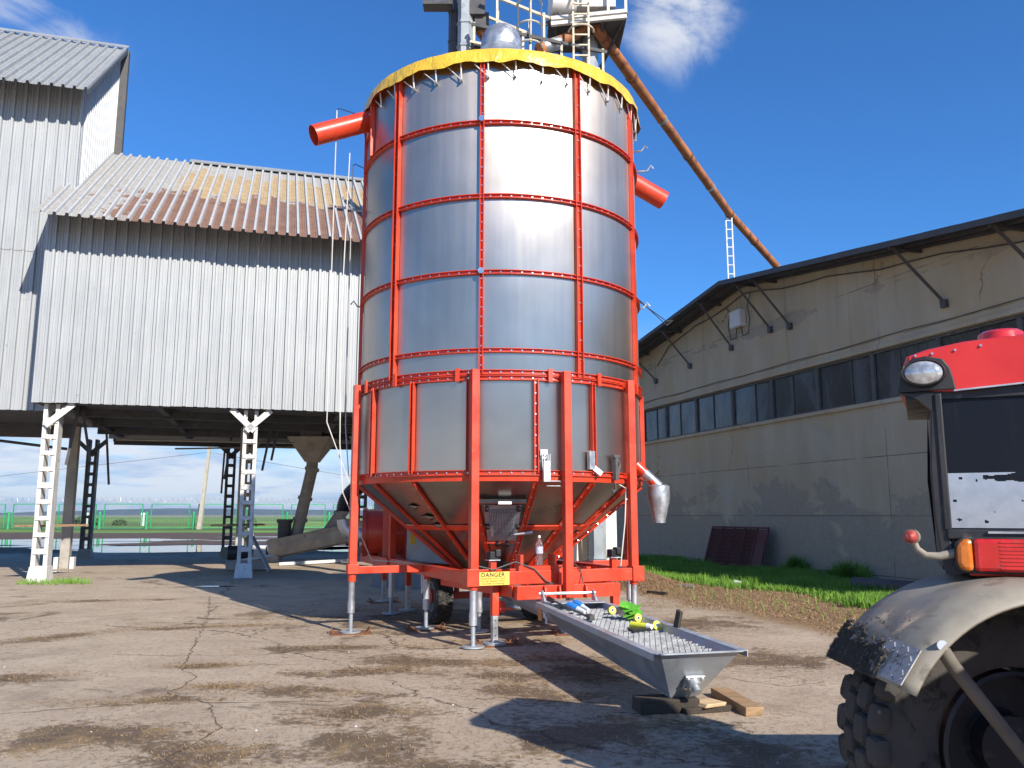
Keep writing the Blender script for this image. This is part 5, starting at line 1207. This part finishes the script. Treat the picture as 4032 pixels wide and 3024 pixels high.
mb = MB(); mb.tube([(.05, 18.9, 12.95), (.05, 18.9, 13.08)], .178, 14); mb.build('vent_band', M['galv'], el, smooth=True)
# corrugated boot house at the foot
mb = MB(); n = 60
mb.lathe([(1.0, 0), (1.0, 2.3)], n, c=(-2.2, 19.6, 0))
for i, v_ in enumerate(mb.v):
    k = i // 2
    if k % 2: v_ += (V(-2.2, 19.6, v_.z) - v_) * .05
mb.build('boot_casing', M['silo_grey'], el)
sp0, sp1 = V(2.08, 19.3, 13.62), V(10.4, 33.2, 11.35)
mst = V(8.0, 29.6, 0)
spt = thing('grain_spout', 'long rusty brown grain spout slanting down to the warehouse roof', 'pipe', (2.08, 19.3, 13))
# passes the mast top and comes down behind the roof edge
P_ = [V(2.1, 19.2, 13.5), V(7.95, 29.5, 12.83), V(10.6, 34.2, 12.55)]
def along(a, b_, t): return a + (b_ - a) * t
S_ = [V(2.05, 19.0, 13.55), V(8.05, 29.5, 12.62), V(10.9, 33.2, 11.75)]
for i, (a, b_) in enumerate(((S_[0], S_[1]), (S_[1], S_[2]))):
    nseg = 5 if i == 0 else 2
    for k in range(nseg):
        mb = MB(); mb.tube([along(a, b_, k / nseg), along(a, b_, (k + 1) / nseg)], .145, 16); mb.build('pipe_length', M['rust_pipe'], spt, smooth=True)
        p = along(a, b_, (k + 1) / nseg); d = (b_ - a).normalized(); mb = MB(); mb.tube([p - d * .06, p + d * .06], .165, 16); mb.build('pipe_joint', M['galv'] if k % 2 else M['rust'], spt, smooth=True)
la = thing('lattice_mast', 'slim pale ladder mast on the warehouse roof propping the rusty spout', 'mast', (8.0, 29.6, 9))
for s in (-.11, .11): mb = MB(); mb.bar(V(8.03 + s, 29.55, 8.75), V(8.03 + s, 29.55, 12.5), .045, .045); mb.build('rail', M['white_old'], la)
for k in range(10): mb = MB(); mb.bar(V(7.92, 29.55, 9.3 + k * .34), V(8.14, 29.55, 9.3 + k * .34), .035, .035); mb.build('rung', M['white_old'], la)
lw = thing('overhead_line', 'two thin wires strung from the dryer to the warehouse eave', 'wire', (4, 22, 7))
for k in range(2): mb = MB(); mb.tube([(1.75, 13.4, 5.35 + .1 * k), (3.8, 20, 6.3 - .1 * k), W(-9.0, .95, roofz(-9) - .2)], .011, 5); mb.build('wire', M['cable_grey'], lw, smooth=True)

# boards standing behind the dryer
bs = MB(); bs.box((1.62, 20.6, 1.0), .62, .04, 2.0, .1); bs.build('white_board', M['white'], label='shorter white board behind the dryer with a narrow plank leaning on it', cat='board')
bs = MB(); bs.box((2.25, 20.7, 1.12), .62, .04, 2.24, .05); bs.build('white_board', M['white'], label='tall white board behind the dryer with a pale plank leaning on it', cat='board')
bs = MB(); bs.box((1.9, 20.45, 1.1), .14, .14, 2.2); bs.build('dark_post', M['wood_dark'], label='dark upright post between the white boards', cat='post')
bs = MB(); bs.bar((2.25, 20.35, .0), (2.0, 20.62, 2.1), .22, .04, (0, 1, 0)); bs.build('pale_plank', M['wood_pale'], label='wide pale plank leaning on the tall white board', cat='plank')
bs = MB(); bs.bar((1.66, 20.3, .0), (1.60, 20.5, 1.9), .10, .05, (0, 1, 0)); bs.build('pale_plank', M['wood_pale'], label='narrow pale plank leaning on the shorter white board', cat='plank')

# ------------------------------------------------------------------ blades, straw and litter
def blades(name, mat, pts, label, cat, kind='stuff'):
    """pts: (x, y, z, height, lean x, lean y, width)"""
    vs, fs = [], []
    for (x, y, z, h, lx, ly, wd, a) in pts:
        b_ = len(vs); c, s = cos(a) * wd, sin(a) * wd
        vs += [(x - c, y - s, z), (x + c, y + s, z), (x + lx * .4 + c * .7, y + ly * .4 + s * .7, z + h * .6), (x + lx * .4 - c * .7, y + ly * .4 - s * .7, z + h * .6), (x + lx, y + ly, z + h)]
        fs += [(b_, b_ + 1, b_ + 2, b_ + 3), (b_ + 3, b_ + 2, b_ + 4)]
    me = bpy.data.meshes.new(name); me.from_pydata(vs, [], fs); me.materials.append(mat)
    o = bpy.data.objects.new(name, me); COL.objects.link(o); return put(o, label, cat, None, kind)
def m_grass():
    m, b = nodes('fresh_grass'); n1 = tnoise(wpos(), 1.2, 5, .6); n2 = tnoise(wpos(), 30, 2, .5)
    col = mixc(mr(n1, .35, .7), (.10, .215, .022), (.18, .345, .04)); col = mixc(mr(n2, .55, .75, 0, .5), col, (.19, .34, .06))
    L(col, b.inputs['Base Color']); b.inputs['Roughness'].default_value = .6; b.inputs['Specular IOR Level'].default_value = .3; return m
M['grass'] = m_grass()
def m_straw():
    m, b = nodes('dry_straw'); n2 = tnoise(wpos(), 24, 3, .6)
    L(mixc(mr(n2, .3, .7), (.17, .095, .042), (.46, .32, .165)), b.inputs['Base Color']); b.inputs['Roughness'].default_value = .8; return m
M['straw'] = m_straw()
rnd = random.Random(11); P = []
while len(P) < 52000:
    s = rnd.uniform(-13, 6); o = rnd.uniform(.25, 7.0); p = W(s, o, 0); k = noise.noise(V(p.x * .45, p.y * .45, 3)) * 1.3 + noise.noise(V(p.x * 1.7, p.y * 1.7, 9)) * .5
    edge = min(o - .9, 5.5 - .12 * (s + 3) - o) + k * .9
    if edge < 0 and rnd.random() > .008: continue
    if p.x < 3.0: continue
    h = (.10 + .10 * rnd.random()) * (1.25 if k > .2 else .8); P.append((p.x, p.y, 0, h, rnd.gauss(0, .05), rnd.gauss(0, .05), .008, rnd.uniform(0, pi)))
blades('grass', M['grass'], P, 'bright green grass strip along the foot of the warehouse wall', 'grass')
P = []
while len(P) < 26000:
    s = rnd.uniform(-12, 8.5); o = rnd.uniform(.1, 9.5); p = W(s, o, 0); k = noise.noise(V(p.x * .5, p.y * .5, 17)) * 1.5
    if not (3.2 + k < o < 7.4 + k or o < 1.2): continue
    if p.x < 2.2: continue
    l = rnd.uniform(.03, .11); a = rnd.uniform(0, 2 * pi); P.append((p.x, p.y, .004 + .02 * rnd.random(), .012 + .03 * rnd.random(), l * cos(a), l * sin(a), .005, a + 1.57))
blades('dry_straw', M['straw'], P, 'dry straw and chaff strewn beside the grass strip', 'straw')
P = []
for i in range(42000):                                                      # loose straw trodden over the yard
    if i % 3:
        cx, cy, rx, ry, a = rnd.choice(STAINS); q = rnd.gauss(0, .55), rnd.gauss(0, .55); ca, sa = cos(R_(a)), sin(R_(a)); x = cx + q[0] * rx * ca - q[1] * ry * sa; y = cy + q[0] * rx * sa + q[1] * ry * ca
    else: x = rnd.uniform(-9, 6); y = rnd.uniform(4.2, 17)
    if y < 3.9: continue
    l = rnd.uniform(.012, .045); a = rnd.uniform(0, 2 * pi); P.append((x, y, .003, .004 + .012 * rnd.random(), l * cos(a), l * sin(a), .0028, a + 1.57))
blades('loose_straw', M['straw'], P, 'loose bits of straw scattered over the concrete yard', 'straw')
P = []
for (cx, cy, r, n_) in ((-10.9, 20.2, .55, 260), (-10.4, 20.0, .4, 140), (9.9, 18.5, .0, 0)):
    for i in range(n_):
        a = rnd.uniform(0, 2 * pi); q = r * rnd.random() ** .5; P.append((cx + q * cos(a) * 1.4, cy + q * sin(a), 0, .05 + .12 * rnd.random(), rnd.gauss(0, .05), rnd.gauss(0, .04), .008, a))
blades('grass_tuft', M['grass'], P, 'small grass tuft at the foot of the outer white column', 'grass')
for (s, o, r, lb) in ((-1.3, .45, .55, 'dark weed clump against the warehouse wall, nearest the tractor'), (-3.6, .35, .35, 'small weed clump against the wall beside the steel grid')):
    P = []
    for i in range(700):
        a = rnd.uniform(0, 2 * pi); q = r * rnd.random() ** .6; p = W(s, o, 0); P.append((p.x + q * cos(a), p.y + q * sin(a) * .8, 0, (.25 + .35 * rnd.random()) * (1.1 - q / r * .6), rnd.gauss(0, .12), rnd.gauss(0, .12), .014, a))
    blades('weed_clump', M['grass'], P, lb, 'weeds', None)
# heap of straw and soil behind the right-hand legs
hp_ = thing('straw_heap', 'low brown heap of straw and soil behind the dryer legs', 'heap', (3.05, 19.6, 0)); mb = MB(); n1, n2 = 28, 10
for j in range(n2 + 1):
    for i in range(n1):
        a = 2 * pi * i / n1; q = j / n2; k = 1 + .25 * noise.noise(V(cos(a) * 2, sin(a) * 2, 4)); z = .34 * (1 - q) ** 1.2 * (1 + .4 * noise.noise(V(q * 6 * cos(a), q * 6 * sin(a), 1))) - .02 * q
        mb.v.append(V(3.05 + 1.05 * q * k * cos(a), 19.6 + 1.5 * q * k * sin(a), z))
for j in range(n2):
    for i in range(n1): mb.f.append((j * n1 + i, j * n1 + (i + 1) % n1, (j + 1) * n1 + (i + 1) % n1, (j + 1) * n1 + i))
M['heap'] = simple('straw_soil', (.20, .115, .055), .95, var=.45, scale=9, c2=(.38, .26, .13), amt=.3, bump=.9, bscale=28)
mb.build('mound', M['heap'], hp_, smooth=True, fix=False)
P = []
for i in range(3500):
    a = rnd.uniform(0, 2 * pi); q = rnd.random() ** .5; z = .34 * (1 - q) ** 1.2; l = rnd.uniform(.03, .10); b_ = rnd.uniform(0, 6.28); P.append((3.05 + 1.05 * q * cos(a), 19.6 + 1.5 * q * sin(a), max(.003, z), rnd.uniform(.0, .06), l * cos(b_), l * sin(b_), .006, b_ + 1.57))
st_ = blades('straw', M['straw'], P, None, None); st_.parent = hp_; st_.location = -OFF[hp_.name]
# litter
mb = MB(); mb.tube([(3.72, 18.9, .05), (3.98, 18.72, .05)], [.045, .05], 12); mb.build('plastic_bottle', M['clear'], smooth=True, label='crushed clear bottle lying at the straw edge', cat='bottle')
def crumple(name, c, r, mat, label, cat, seed):
    q = random.Random(seed); bm = bmesh.new(); bmesh.ops.create_icosphere(bm, subdivisions=2, radius=r)
    for v_ in bm.verts: v_.co *= q.uniform(.65, 1.15); v_.co.z *= .55
    me = bpy.data.meshes.new(name); bm.to_mesh(me); bm.free(); me.materials.append(mat); o = bpy.data.objects.new(name, me); COL.objects.link(o); o.location = (c[0], c[1], r * .45); put(o, label, cat)
crumple('plastic_bag', (5.15, 19.5), .13, M['white'], 'crumpled white plastic bag lying in the grass', 'bag', 3)
crumple('paper_scrap', (3.55, 18.95), .06, M['pale_plastic'], 'pale scrap beside the crushed clear bottle', 'litter', 5)
timber('timber_offcut', (2.95, 17.4, .035), .5, .09, .06, -.9, M['wood_dark'], 'short dark offcut lying before the straw heap')
PB = []
for i in range(46):
    x = rnd.uniform(-7.5, 3.5); y = rnd.uniform(4.6, 12); r = rnd.uniform(.003, .008); PB.append((x, y, r))
mb = MB()
for (x, y, r) in PB: mb.tube([(x, y, 0), (x, y, r)], [r * 1.2, r * .6], 6)
put(mb.build('pebble', M['white_old']), 'tiny pale pebbles and chips strewn over the yard', 'pebbles', None, 'stuff')

# ------------------------------------------------------------------ red tractor seen from behind
KB = .595                                                               # compact machine: cab parts drawn at 1 / KB
class MBK(MB):
    def tube(s, pts, r, n=10, cap=True): return MB.tube(s, pts, [q * KB for q in r] if isinstance(r, (list, tuple)) else r * KB, n, cap)
    def bar(s, p0, p1, wd, ht, up=(0, 0, 1)): return MB.bar(s, p0, p1, wd * KB, ht * KB, up)
    def prism(s, poly, ext): return MB.prism(s, poly, V(ext) * KB)
    def lathe(s, prof, n=32, a0=0, a1=None, c=(0, 0, 0), M=None, closed=False): return MB.lathe(s, [(r * KB, z * KB) for r, z in prof], n, a0, a1, c, M, closed)
    def build(s, name, mat, par=None, smooth=False, bev=0, fix=True, **kw): return MB.build(s, name, mat, par, smooth, bev * KB, fix, **kw)
B0 = V(1.767, 3.75, 0); BR = V(.906, -.423, 0); BF = V(.423, .906, 0)
def B(a, f, z): return B0 + (BR * a + BF * f) * KB + V(0, 0, 1.838 + (z - 2) * KB)
tb = thing('red_tractor', 'dusty compact tractor with faded red cab roof, tail light and khaki mudguard', 'tractor', (2.6, 3.7, 0))
cw = 2.90
ro = [(.0, 2.56), (.02, 2.70), (.06, 2.80), (.20, 2.845), (.45, 2.885), (.9, 2.915), (1.4, 2.925)]; outline = ro + [(cw - a, z) for a, z in reversed(ro)]
outline2 = outline + [(cw, 2.545), (cw - .36, 2.515), (cw - .62, 2.545), (cw / 2, 2.575), (.62, 2.545), (.36, 2.515), (.0, 2.545)]
mb = MBK(); rows = []
for f, sc_, dz in ((0, .985, -.01), (.03, 1, 0), (.8, 1.0, .05), (1.5, .97, .02), (1.56, .93, -.02)): rows.append([B(cw / 2 + (a - cw / 2) * sc_, f, 2.68 + (z - 2.68) * sc_ + dz) for a, z in outline2])
m_ = len(outline2)
for r in rows: mb.v += r
for j in range(len(rows) - 1):
    for i in range(m_): mb.f.append((j * m_ + i, j * m_ + (i + 1) % m_, (j + 1) * m_ + (i + 1) % m_, (j + 1) * m_ + i))
mb.f.append(tuple(range(m_))); mb.f.append(tuple((len(rows) - 1) * m_ + i for i in reversed(range(m_))))
mb.build('cab_roof', M['cab_red'], tb, smooth=True)
def lampset(a0, sg):
    def X(a, f, z): return B(a0 + sg * a, f, z)
    hs_ = [(-.02, 2.52), (.005, 2.66), (.03, 2.72), (.09, 2.775), (.19, 2.79), (.30, 2.76), (.345, 2.69), (.365, 2.60), (.375, 2.525)]
    mb = MBK(); mb.prism([X(a, -.018, z) for a, z in hs_], BF * .10); h_ = mb.build('lamp_housing', M['cab_black'], tb, bev=.008)
    q = []; mb = MBK(); c = X(.165, -.02, 2.655); Mx = Matrix((BR * 1.16, V(0, 0, .80), -BF)).transposed()
    mb.lathe([(.001, .075), (.06, .07), (.105, .052), (.118, .03)], 32, c=c, M=Mx); g_ = mb.build('work_lamp', M['lamp_glass'], tb, smooth=True); g_.parent = h_
    mb = MBK(); mb.lathe([(.112, -.03), (.132, -.03), (.134, .03), (.124, .05), (.114, .035)], 32, c=c, M=Mx, closed=True); g_ = mb.build('lamp_bezel', M['black'], tb, smooth=True); g_.parent = h_
    mb = MBK(); mb.prism([X(.0, .0, 2.515), X(.235, .0, 2.50), X(.225, .0, 2.36), X(.19, .0, 2.39), X(.12, .0, 2.46)], BF * .12); g_ = mb.build('roof_bracket', M['cab_black'], tb); g_.parent = h_
lampset(0, 1); lampset(cw, -1)
for a, z in ((.12, 2.818), (.235, 2.825), (.39, 2.84), (.56, 2.86), (1.3, 2.85)): mb = MBK(); mb.tube([B(a, -.012, z - .02), B(a, .02, z - .02)], .009, 8); mb.build('roof_screw', M['bolt'], tb)
mb = MBK(); mb.bar(B(.36, -.01, 2.515), B(1.2, -.01, 2.566), .02, .012); mb.build('roof_trim', M['galv'], tb)
mb = MBK(); mb.lathe([(.16, 0), (.155, .08), (.13, .10), (.001, .105)], 28, c=B(.72, .25, 2.88)); mb.build('beacon', M['lamp_red'], tb, smooth=True)
mb = MBK(); mb.prism([B(.03, .03, 2.46), B(cw - .03, .03, 2.46), B(cw - .05, 1.5, 2.46), B(.05, 1.5, 2.46)], (0, 0, .07)); mb.build('headliner', M['cab_black'], tb)
# cab: pillars, panes, lower body
for s, a0 in ((1, .0), (-1, cw)):
    pl = [(.205, 2.50), (.165, 1.95), (.165, 1.60), (.19, 1.30), (.215, 1.17), (.32, 1.17), (.26, 1.42), (.235, 1.62), (.235, 2.50)]
    mb = MBK(); mb.prism([B(a0 + s * a, 0, z) for a, z in pl], BF * .12); mb.build('pillar', M['cab_black'], tb, bev=.01)
    mb = MBK(); mb.prism([B(a0 + s * .20, .12, 1.2), B(a0 + s * .17, .12, 1.9), B(a0 + s * .21, .12, 2.5), B(a0 + s * .21, 1.4, 2.5), B(a0 + s * .17, 1.4, 1.9), B(a0 + s * .2, 1.4, 1.2)], BR * s * .02); mb.build('side_pane', M['cabglass'], tb)
mb = MBK(); mb.prism([B(.25, .05, 1.46), B(cw - .25, .05, 1.46), B(cw - .25, .05, 2.52), B(.25, .05, 2.52)], BF * .02); mb.build('rear_pane', M['cabglass'], tb)
mb = MBK(); mb.prism([B(.25, 1.4, 1.2), B(cw - .25, 1.4, 1.2), B(cw - .25, 1.4, 2.5), B(.25, 1.4, 2.5)], BF * .02); mb.build('front_pane', M['cabglass'], tb)
fr = MBK(); fr.bar(B(.24, .01, 1.46), B(cw - .24, .01, 1.46), .06, .07); fr.bar(B(.25, .01, 1.49), B(.25, .01, 2.5), .05, .05, BF); fr.build('window_frame', M['cab_black'], tb, bev=.01)
mb = MBK(); mb.bar(B(.5, -.03, 1.475), B(1.3, -.03, 1.475), .02, .015); mb.build('window_strip', M['galv'], tb)
# mirror foil with flaked holes: cells of a fine grid, those lost are left out
mb = MBK(); na, nz_ = 160, 68; a0, a1, z0, z1 = .262, 2.2, 1.505, 1.905
def lost(a, z):
    k = noise.noise(V(a * 7, z * 9, 2)) + .5 * noise.noise(V(a * 22, z * 22, 5)); e = (z - z0) / (z1 - z0)
    big = max(0, 1 - math.hypot((a - .72) / .26, (z - 1.87) / .055)); big2 = max(0, 1 - math.hypot((a - 1.15) / .2, (z - 1.6) / .05))
    spots = max([max(0, 1 - math.hypot((a - x) / .022, (z - y) / .02)) for x, y in ((.36, 1.865), (.46, 1.85), (.52, 1.87), (.31, 1.70), (.50, 1.55), (.56, 1.62), (.74, 1.70), (.33, 1.565))])
    return big * 1.6 + big2 * 1.5 + spots * 1.3 + k * .55 > .62 or k > .98
for i in range(na):
    for j in range(nz_):
        a, z = a0 + (a1 - a0) * (i + .5) / na, z0 + (z1 - z0) * (j + .5) / nz_
        if lost(a, z): continue
        ha, hz = (a1 - a0) / na / 2 * 1.001, (z1 - z0) / nz_ / 2 * 1.001; b_ = len(mb.v)
        mb.v += [B(a - ha, .045, z - hz), B(a + ha, .045, z - hz), B(a + ha, .045, z + hz), B(a - ha, .045, z + hz)]; mb.f.append((b_, b_ + 1, b_ + 2, b_ + 3))
mb.build('mirror_foil', M['foil'], tb, fix=False)
mb = MBK(); mb.prism([B(.22, .02, 1.18), B(cw - .22, .02, 1.18), B(cw - .24, .02, 1.43), B(.24, .02, 1.43)], BF * 1.35); mb.build('rear_body', M['cab_black'], tb, bev=.02)
mb = MBK(); mb.prism([B(.36, -.03, 1.165), B(cw - .36, -.03, 1.165), B(cw - .36, -.03, 1.24), B(.36, -.03, 1.24)], BF * .08); mb.build('rear_panel', M['red_dark'], tb, bev=.02)
def taillight(a0, s):
    def prof(x0, x1): return [B(a0 + s * x0, -.06, 1.20), B(a0 + s * x1, -.06, 1.20), B(a0 + s * x1, -.06, 1.43), B(a0 + s * x0, -.06, 1.43)]
    mb = MBK(); mb.prism([B(a0 + s * a, -.05, z) for a, z in ((.27, 1.24), (.31, 1.185), (.8, 1.185), (.8, 1.445), (.33, 1.445), (.28, 1.40))], BF * .1); t_ = mb.build('tail_light', M['cab_black'], tb, bev=.012)
    mb = MBK(); mb.prism([B(a0 + s * a, -.085, z) for a, z in ((.285, 1.25), (.32, 1.20), (.395, 1.20), (.395, 1.43), (.335, 1.43), (.29, 1.385))], BF * .06); q = mb.build('indicator_lens', M['lamp_orange'], tb, bev=.03); q.parent = t_
    mb = MBK(); mb.prism([B(a0 + s * a, -.087, z) for a, z in ((.397, 1.20), (.79, 1.20), (.79, 1.43), (.397, 1.43))], BF * .06); q = mb.build('brake_lens', M['lamp_red'], tb, bev=.028); q.parent = t_
    for k in range(8): mb = MBK(); mb.bar(B(a0 + s * .56, -.089, 1.225 + k * .026), B(a0 + s * .785, -.089, 1.225 + k * .026), .006, .008); q = mb.build('lens_rib', M['lamp_red'], tb); q.parent = t_
taillight(0, 1); taillight(cw, -1)
for a0, s in ((0, 1), (cw, -1)):
    mb = MBK(); mb.tube([B(a0 + s * .30, -.0, 1.33), B(a0 + s * .18, -.02, 1.30), B(a0 + s * .09, -.02, 1.305), B(a0 + s * .035, -.02, 1.35), B(a0 + s * .015, -.02, 1.41)], [.034, .03, .026, .024, .022], 12); ma = mb.build('marker_arm', M['cream'], tb, smooth=True)
    c = B(a0 + s * .005, -.03, 1.44); d = (-BF - BR * .35 * s).normalized(); mb = MBK(); mb.tube([c - d * .05, c - d * .02, c + d * .012], [.03, .052, .056], 20); q = mb.build('marker_lamp', M['cream'], tb, smooth=True); q.parent = ma
    mb = MBK(); mb.tube([c + d * .005, c + d * .03, c + d * .042], [.05, .044, .02], 20); q = mb.build('marker_lens', simple('scuffed_red_lens', (.42, .06, .05), .4, var=.3, scale=40, c2=(.55, .35, .3), amt=.15), tb, smooth=True); q.parent = ma
mb = MB(); mb.tube([W(1.55, 2.7, .15), W(2.9, 2.4, .15)], .15, 16); mb.build('drain_pipe', M['dark_steel'], smooth=True, label='dark grey pipe length lying on the grass by the warehouse wall', cat='pipe')

# its wheel and mudguard, near the camera
ld = tb
wc = V(2.10, 3.82, .63); WR, WW = .60, .40
ax = V(.03, -1, 0).normalized()
hubm = MB(); hubm.tube([wc - ax * .2, wc + ax * .12], .13, 20); whl = hubm.build('wheel', M['cab_black'], ld, smooth=True)
t = tyre_part(wc, ax, WR, WW, ld, M['tyre_dusty'], 0); t.parent = whl
r = rim_part(wc, ax, .32, WW, ld, M['cab_black']); r.parent = whl
a_ = ax.orthogonal().normalized(); b2 = ax.cross(a_); rl = random.Random(2)
NL = 28
for k in range(NL):                                                       # blocky tread lugs, each a lump of rubber
    for s in (-1.5, -.5, .5, 1.5):
        q = 2 * pi * (k + (.5 if s in (-.5, 1.5) else 0)) / NL; rd = a_ * cos(q) + b2 * sin(q); tg = ax.cross(rd); c = wc + rd * (WR - .004 - .012 * (abs(s) > 1)) + ax * s * WW * .245
        mb = MB(); bm = bmesh.new(); bmesh.ops.create_cube(bm, size=1.0)
        bmesh.ops.bevel(bm, geom=list(bm.edges), offset=.30, segments=2, affect='EDGES', profile=.5)
        sx, sy, sz = WR * .205 * rl.uniform(.9, 1.06), WW * .27 * rl.uniform(.9, 1.06), .075
        mb.add([c + tg * v_.co.x * sx + ax * v_.co.y * sy + rd * v_.co.z * sz for v_ in bm.verts], [[v_.index for v_ in f.verts] for f in bm.faces]); bm.free()
        q_ = mb.build('tread_lug', M['tyre_dusty'], ld, smooth=True); q_.parent = whl
# mudguard: curved shell with a rolled outer edge and a flat lower plate
def FN(th, y, r): return V(wc.x - r * sin(th), y, wc.z + r * cos(th))
mb = MB(); rows = []; NA, NW = 34, 8
for i in range(NA + 1):
    th = R_(-52 + (63 + 52) * i / NA); row = []
    for j in range(NW + 1):
        u = j / NW; y0 = 3.30 ; y = y0 + (4.04 - y0) * u; rr_ = .715 - .05 * max(0, u - .75) ** 1.2 * 4 - .30 * max(0, .32 - u) ** 1.3 + .008 * sin(u * 9)
        row.append(FN(th, y, rr_))
    rows.append(row)
for q in rows: mb.v += q
for i in range(NA):
    for j in range(NW): mb.f.append((i * (NW + 1) + j, i * (NW + 1) + j + 1, (i + 1) * (NW + 1) + j + 1, (i + 1) * (NW + 1) + j))
me_o = mb.build('mudguard', M['fender'], ld, smooth=True)
sol = me_o.modifiers.new('thickness', 'SOLIDIFY'); sol.thickness = .014; sol.offset = -1
mb = MB(); e0, e1 = FN(R_(62), 3.33, .69), FN(R_(62), 3.56, .718); f0, f1 = FN(R_(49), 3.33, .69), FN(R_(49), 3.56, .718); nn_ = (e0 - wc).normalized()
mb.prism([e0, e1, f1, f0], V(nn_.x, 0, nn_.z) * .006); cp = mb.build('chequer_plate', M['chequer'], ld)
for i in range(5):
    for j in range(5):
        p = e0 + (f0 - e0) * (i + .5) / 5 + (e1 - e0) * (j + .5) / 5 + V(nn_.x, 0, nn_.z) * .008; d1 = ((f0 - e0).normalized() + (e1 - e0).normalized() * (1 if (i + j) % 2 else -1)).normalized() * .016
        mb = MB(); mb.tube([p - d1 * .8, p + d1 * .8], .003, 6); q = mb.build('tread_bar', M['chequer'], ld); q.parent = cp
mb = MB(); rl = random.Random(9)
co = MB(); cN = 60
for i in range(cN):
    for j in range(40):
        th0, th1 = R_(36 + 27.5 * i / cN), R_(36 + 27.5 * (i + 1) / cN); y0_, y1_ = 3.50 + .52 * j / 40, 3.50 + .52 * (j + 1) / 40
        kx = noise.noise(V(i * .13, j * .16, 3)) + .5 * noise.noise(V(i * .4, j * .4, 8)) + (i / cN - .55) * 2.4 + (j / 40 - .35) * .5
        if kx < .05: continue
        hh_ = .722 + .006 * (1 + noise.noise(V(i * .6, j * .6, 1)))
        q4 = [FN(th0, y0_, .716), FN(th1, y0_, .716), FN(th1, y1_, .716), FN(th0, y1_, .716)]; qc = FN((th0 + th1) / 2, (y0_ + y1_) / 2, hh_); b_ = len(co.v); co.v += q4 + [qc]; co.f += [(b_, b_ + 1, b_ + 4), (b_ + 1, b_ + 2, b_ + 4), (b_ + 2, b_ + 3, b_ + 4), (b_ + 3, b_, b_ + 4)]
co.build('mud_coat', M['mud'], ld, kind='stuff', fix=False)
for k in range(160):                                                      # caked mud along the lower edge
    th = R_(rl.triangular(38, 63, 60)); y = rl.uniform(3.46, 4.0); p = FN(th, y, .722 + .002); r_ = rl.uniform(.003, .010); nrm = V(-sin(th), 0, cos(th)); t1 = nrm.orthogonal().normalized(); t2 = nrm.cross(t1)
    mb.add([p + t1 * r_, p + t2 * r_ * rl.uniform(.5, 1.3), p - t1 * r_, p - t2 * r_, p + nrm * r_ * .8], [(0, 1, 4), (1, 2, 4), (2, 3, 4), (3, 0, 4)])
mb.build('caked_mud', M['mud'], ld, kind='stuff', fix=False)
M['strut_dark'] = simple('shade_toned_strut', (.15, .132, .105), .7, var=.25, scale=6)  # dark colour stands in for the shade over the strut
mb = MB(); mb.tube([V(1.66, 3.34, 1.09), V(1.71, 3.36, 1.02), V(2.06, 3.46, .60)], .027, 14); mb.build('mudguard_strut', M['strut_dark'], ld, smooth=True)
mb = MB(); mb.tube([V(1.655, 3.33, 1.10), V(1.65, 3.31, 1.105)], .02, 10); mb.build('strut_bolt', M['galv_dull'], ld)
mb = MB(); mb.tube([wc + V(0, .15, 0), wc + V(.9, 1.2, 0)], .1, 12); mb.build('axle', M['cab_black'], ld, smooth=True)
ea, eb = V(.55, .835, 0), V(.835, -.55, 0); c0 = V(2.72, 2.30, 0)
def C_(a, b_, z): return c0 + ea * a + eb * b_ + V(0, 0, z)
mb = MB(); mb.prism([C_(-.55, 0, .45), C_(1.2, 0, .45), C_(1.2, 2.6, .45), C_(-.55, 2.6, .45)], (0, 0, 1.5)); mb.build('wheel_shade_box', M['cab_red'], ld, bev=.05)  # added box outside the view, set sunward to shade the near wheel
mb = MB(); mb.prism([(2.35, 4.1, .45), (3.6, 4.1, .45), (3.6, 4.9, .45), (2.6, 4.9, .45)], (0, 0, .72)); mb.build('chassis', M['cab_black'], ld, bev=.03)
for a in (-.35, 1.0):  # wheels carrying the added shading box, unseen as well
    c = C_(a, 1.9, .40); mb = MB(); mb.tube([c - ea * .12, c + ea * .12], .15, 16); wl = mb.build('wheel', M['cab_black'], ld, smooth=True); t = tyre_part(c, ea, .40, .26, ld, M['tyre_dusty'], 18, .02); t.parent = wl
# ------------------------------------------------------------------ air
mz = bpy.data.materials.new('haze_air'); mz.use_nodes = True; nt = mz.node_tree; nt.nodes.clear(); L = nt.links.new
pv = N('ShaderNodeVolumePrincipled'); pv.inputs['Color'].default_value = (.62, .79, 1, 1); pv.inputs['Density'].default_value = .00016; pv.inputs['Anisotropy'].default_value = .2
L(pv.outputs[0], N('ShaderNodeOutputMaterial').inputs['Volume'])
mb = MB(); mb.prism([(-4400, -320, -8), (4400, -320, -8), (4400, 3800, -8), (-4400, 3800, -8)], (0, 0, 60)); put(mb.build('haze', mz), kind='stuff')
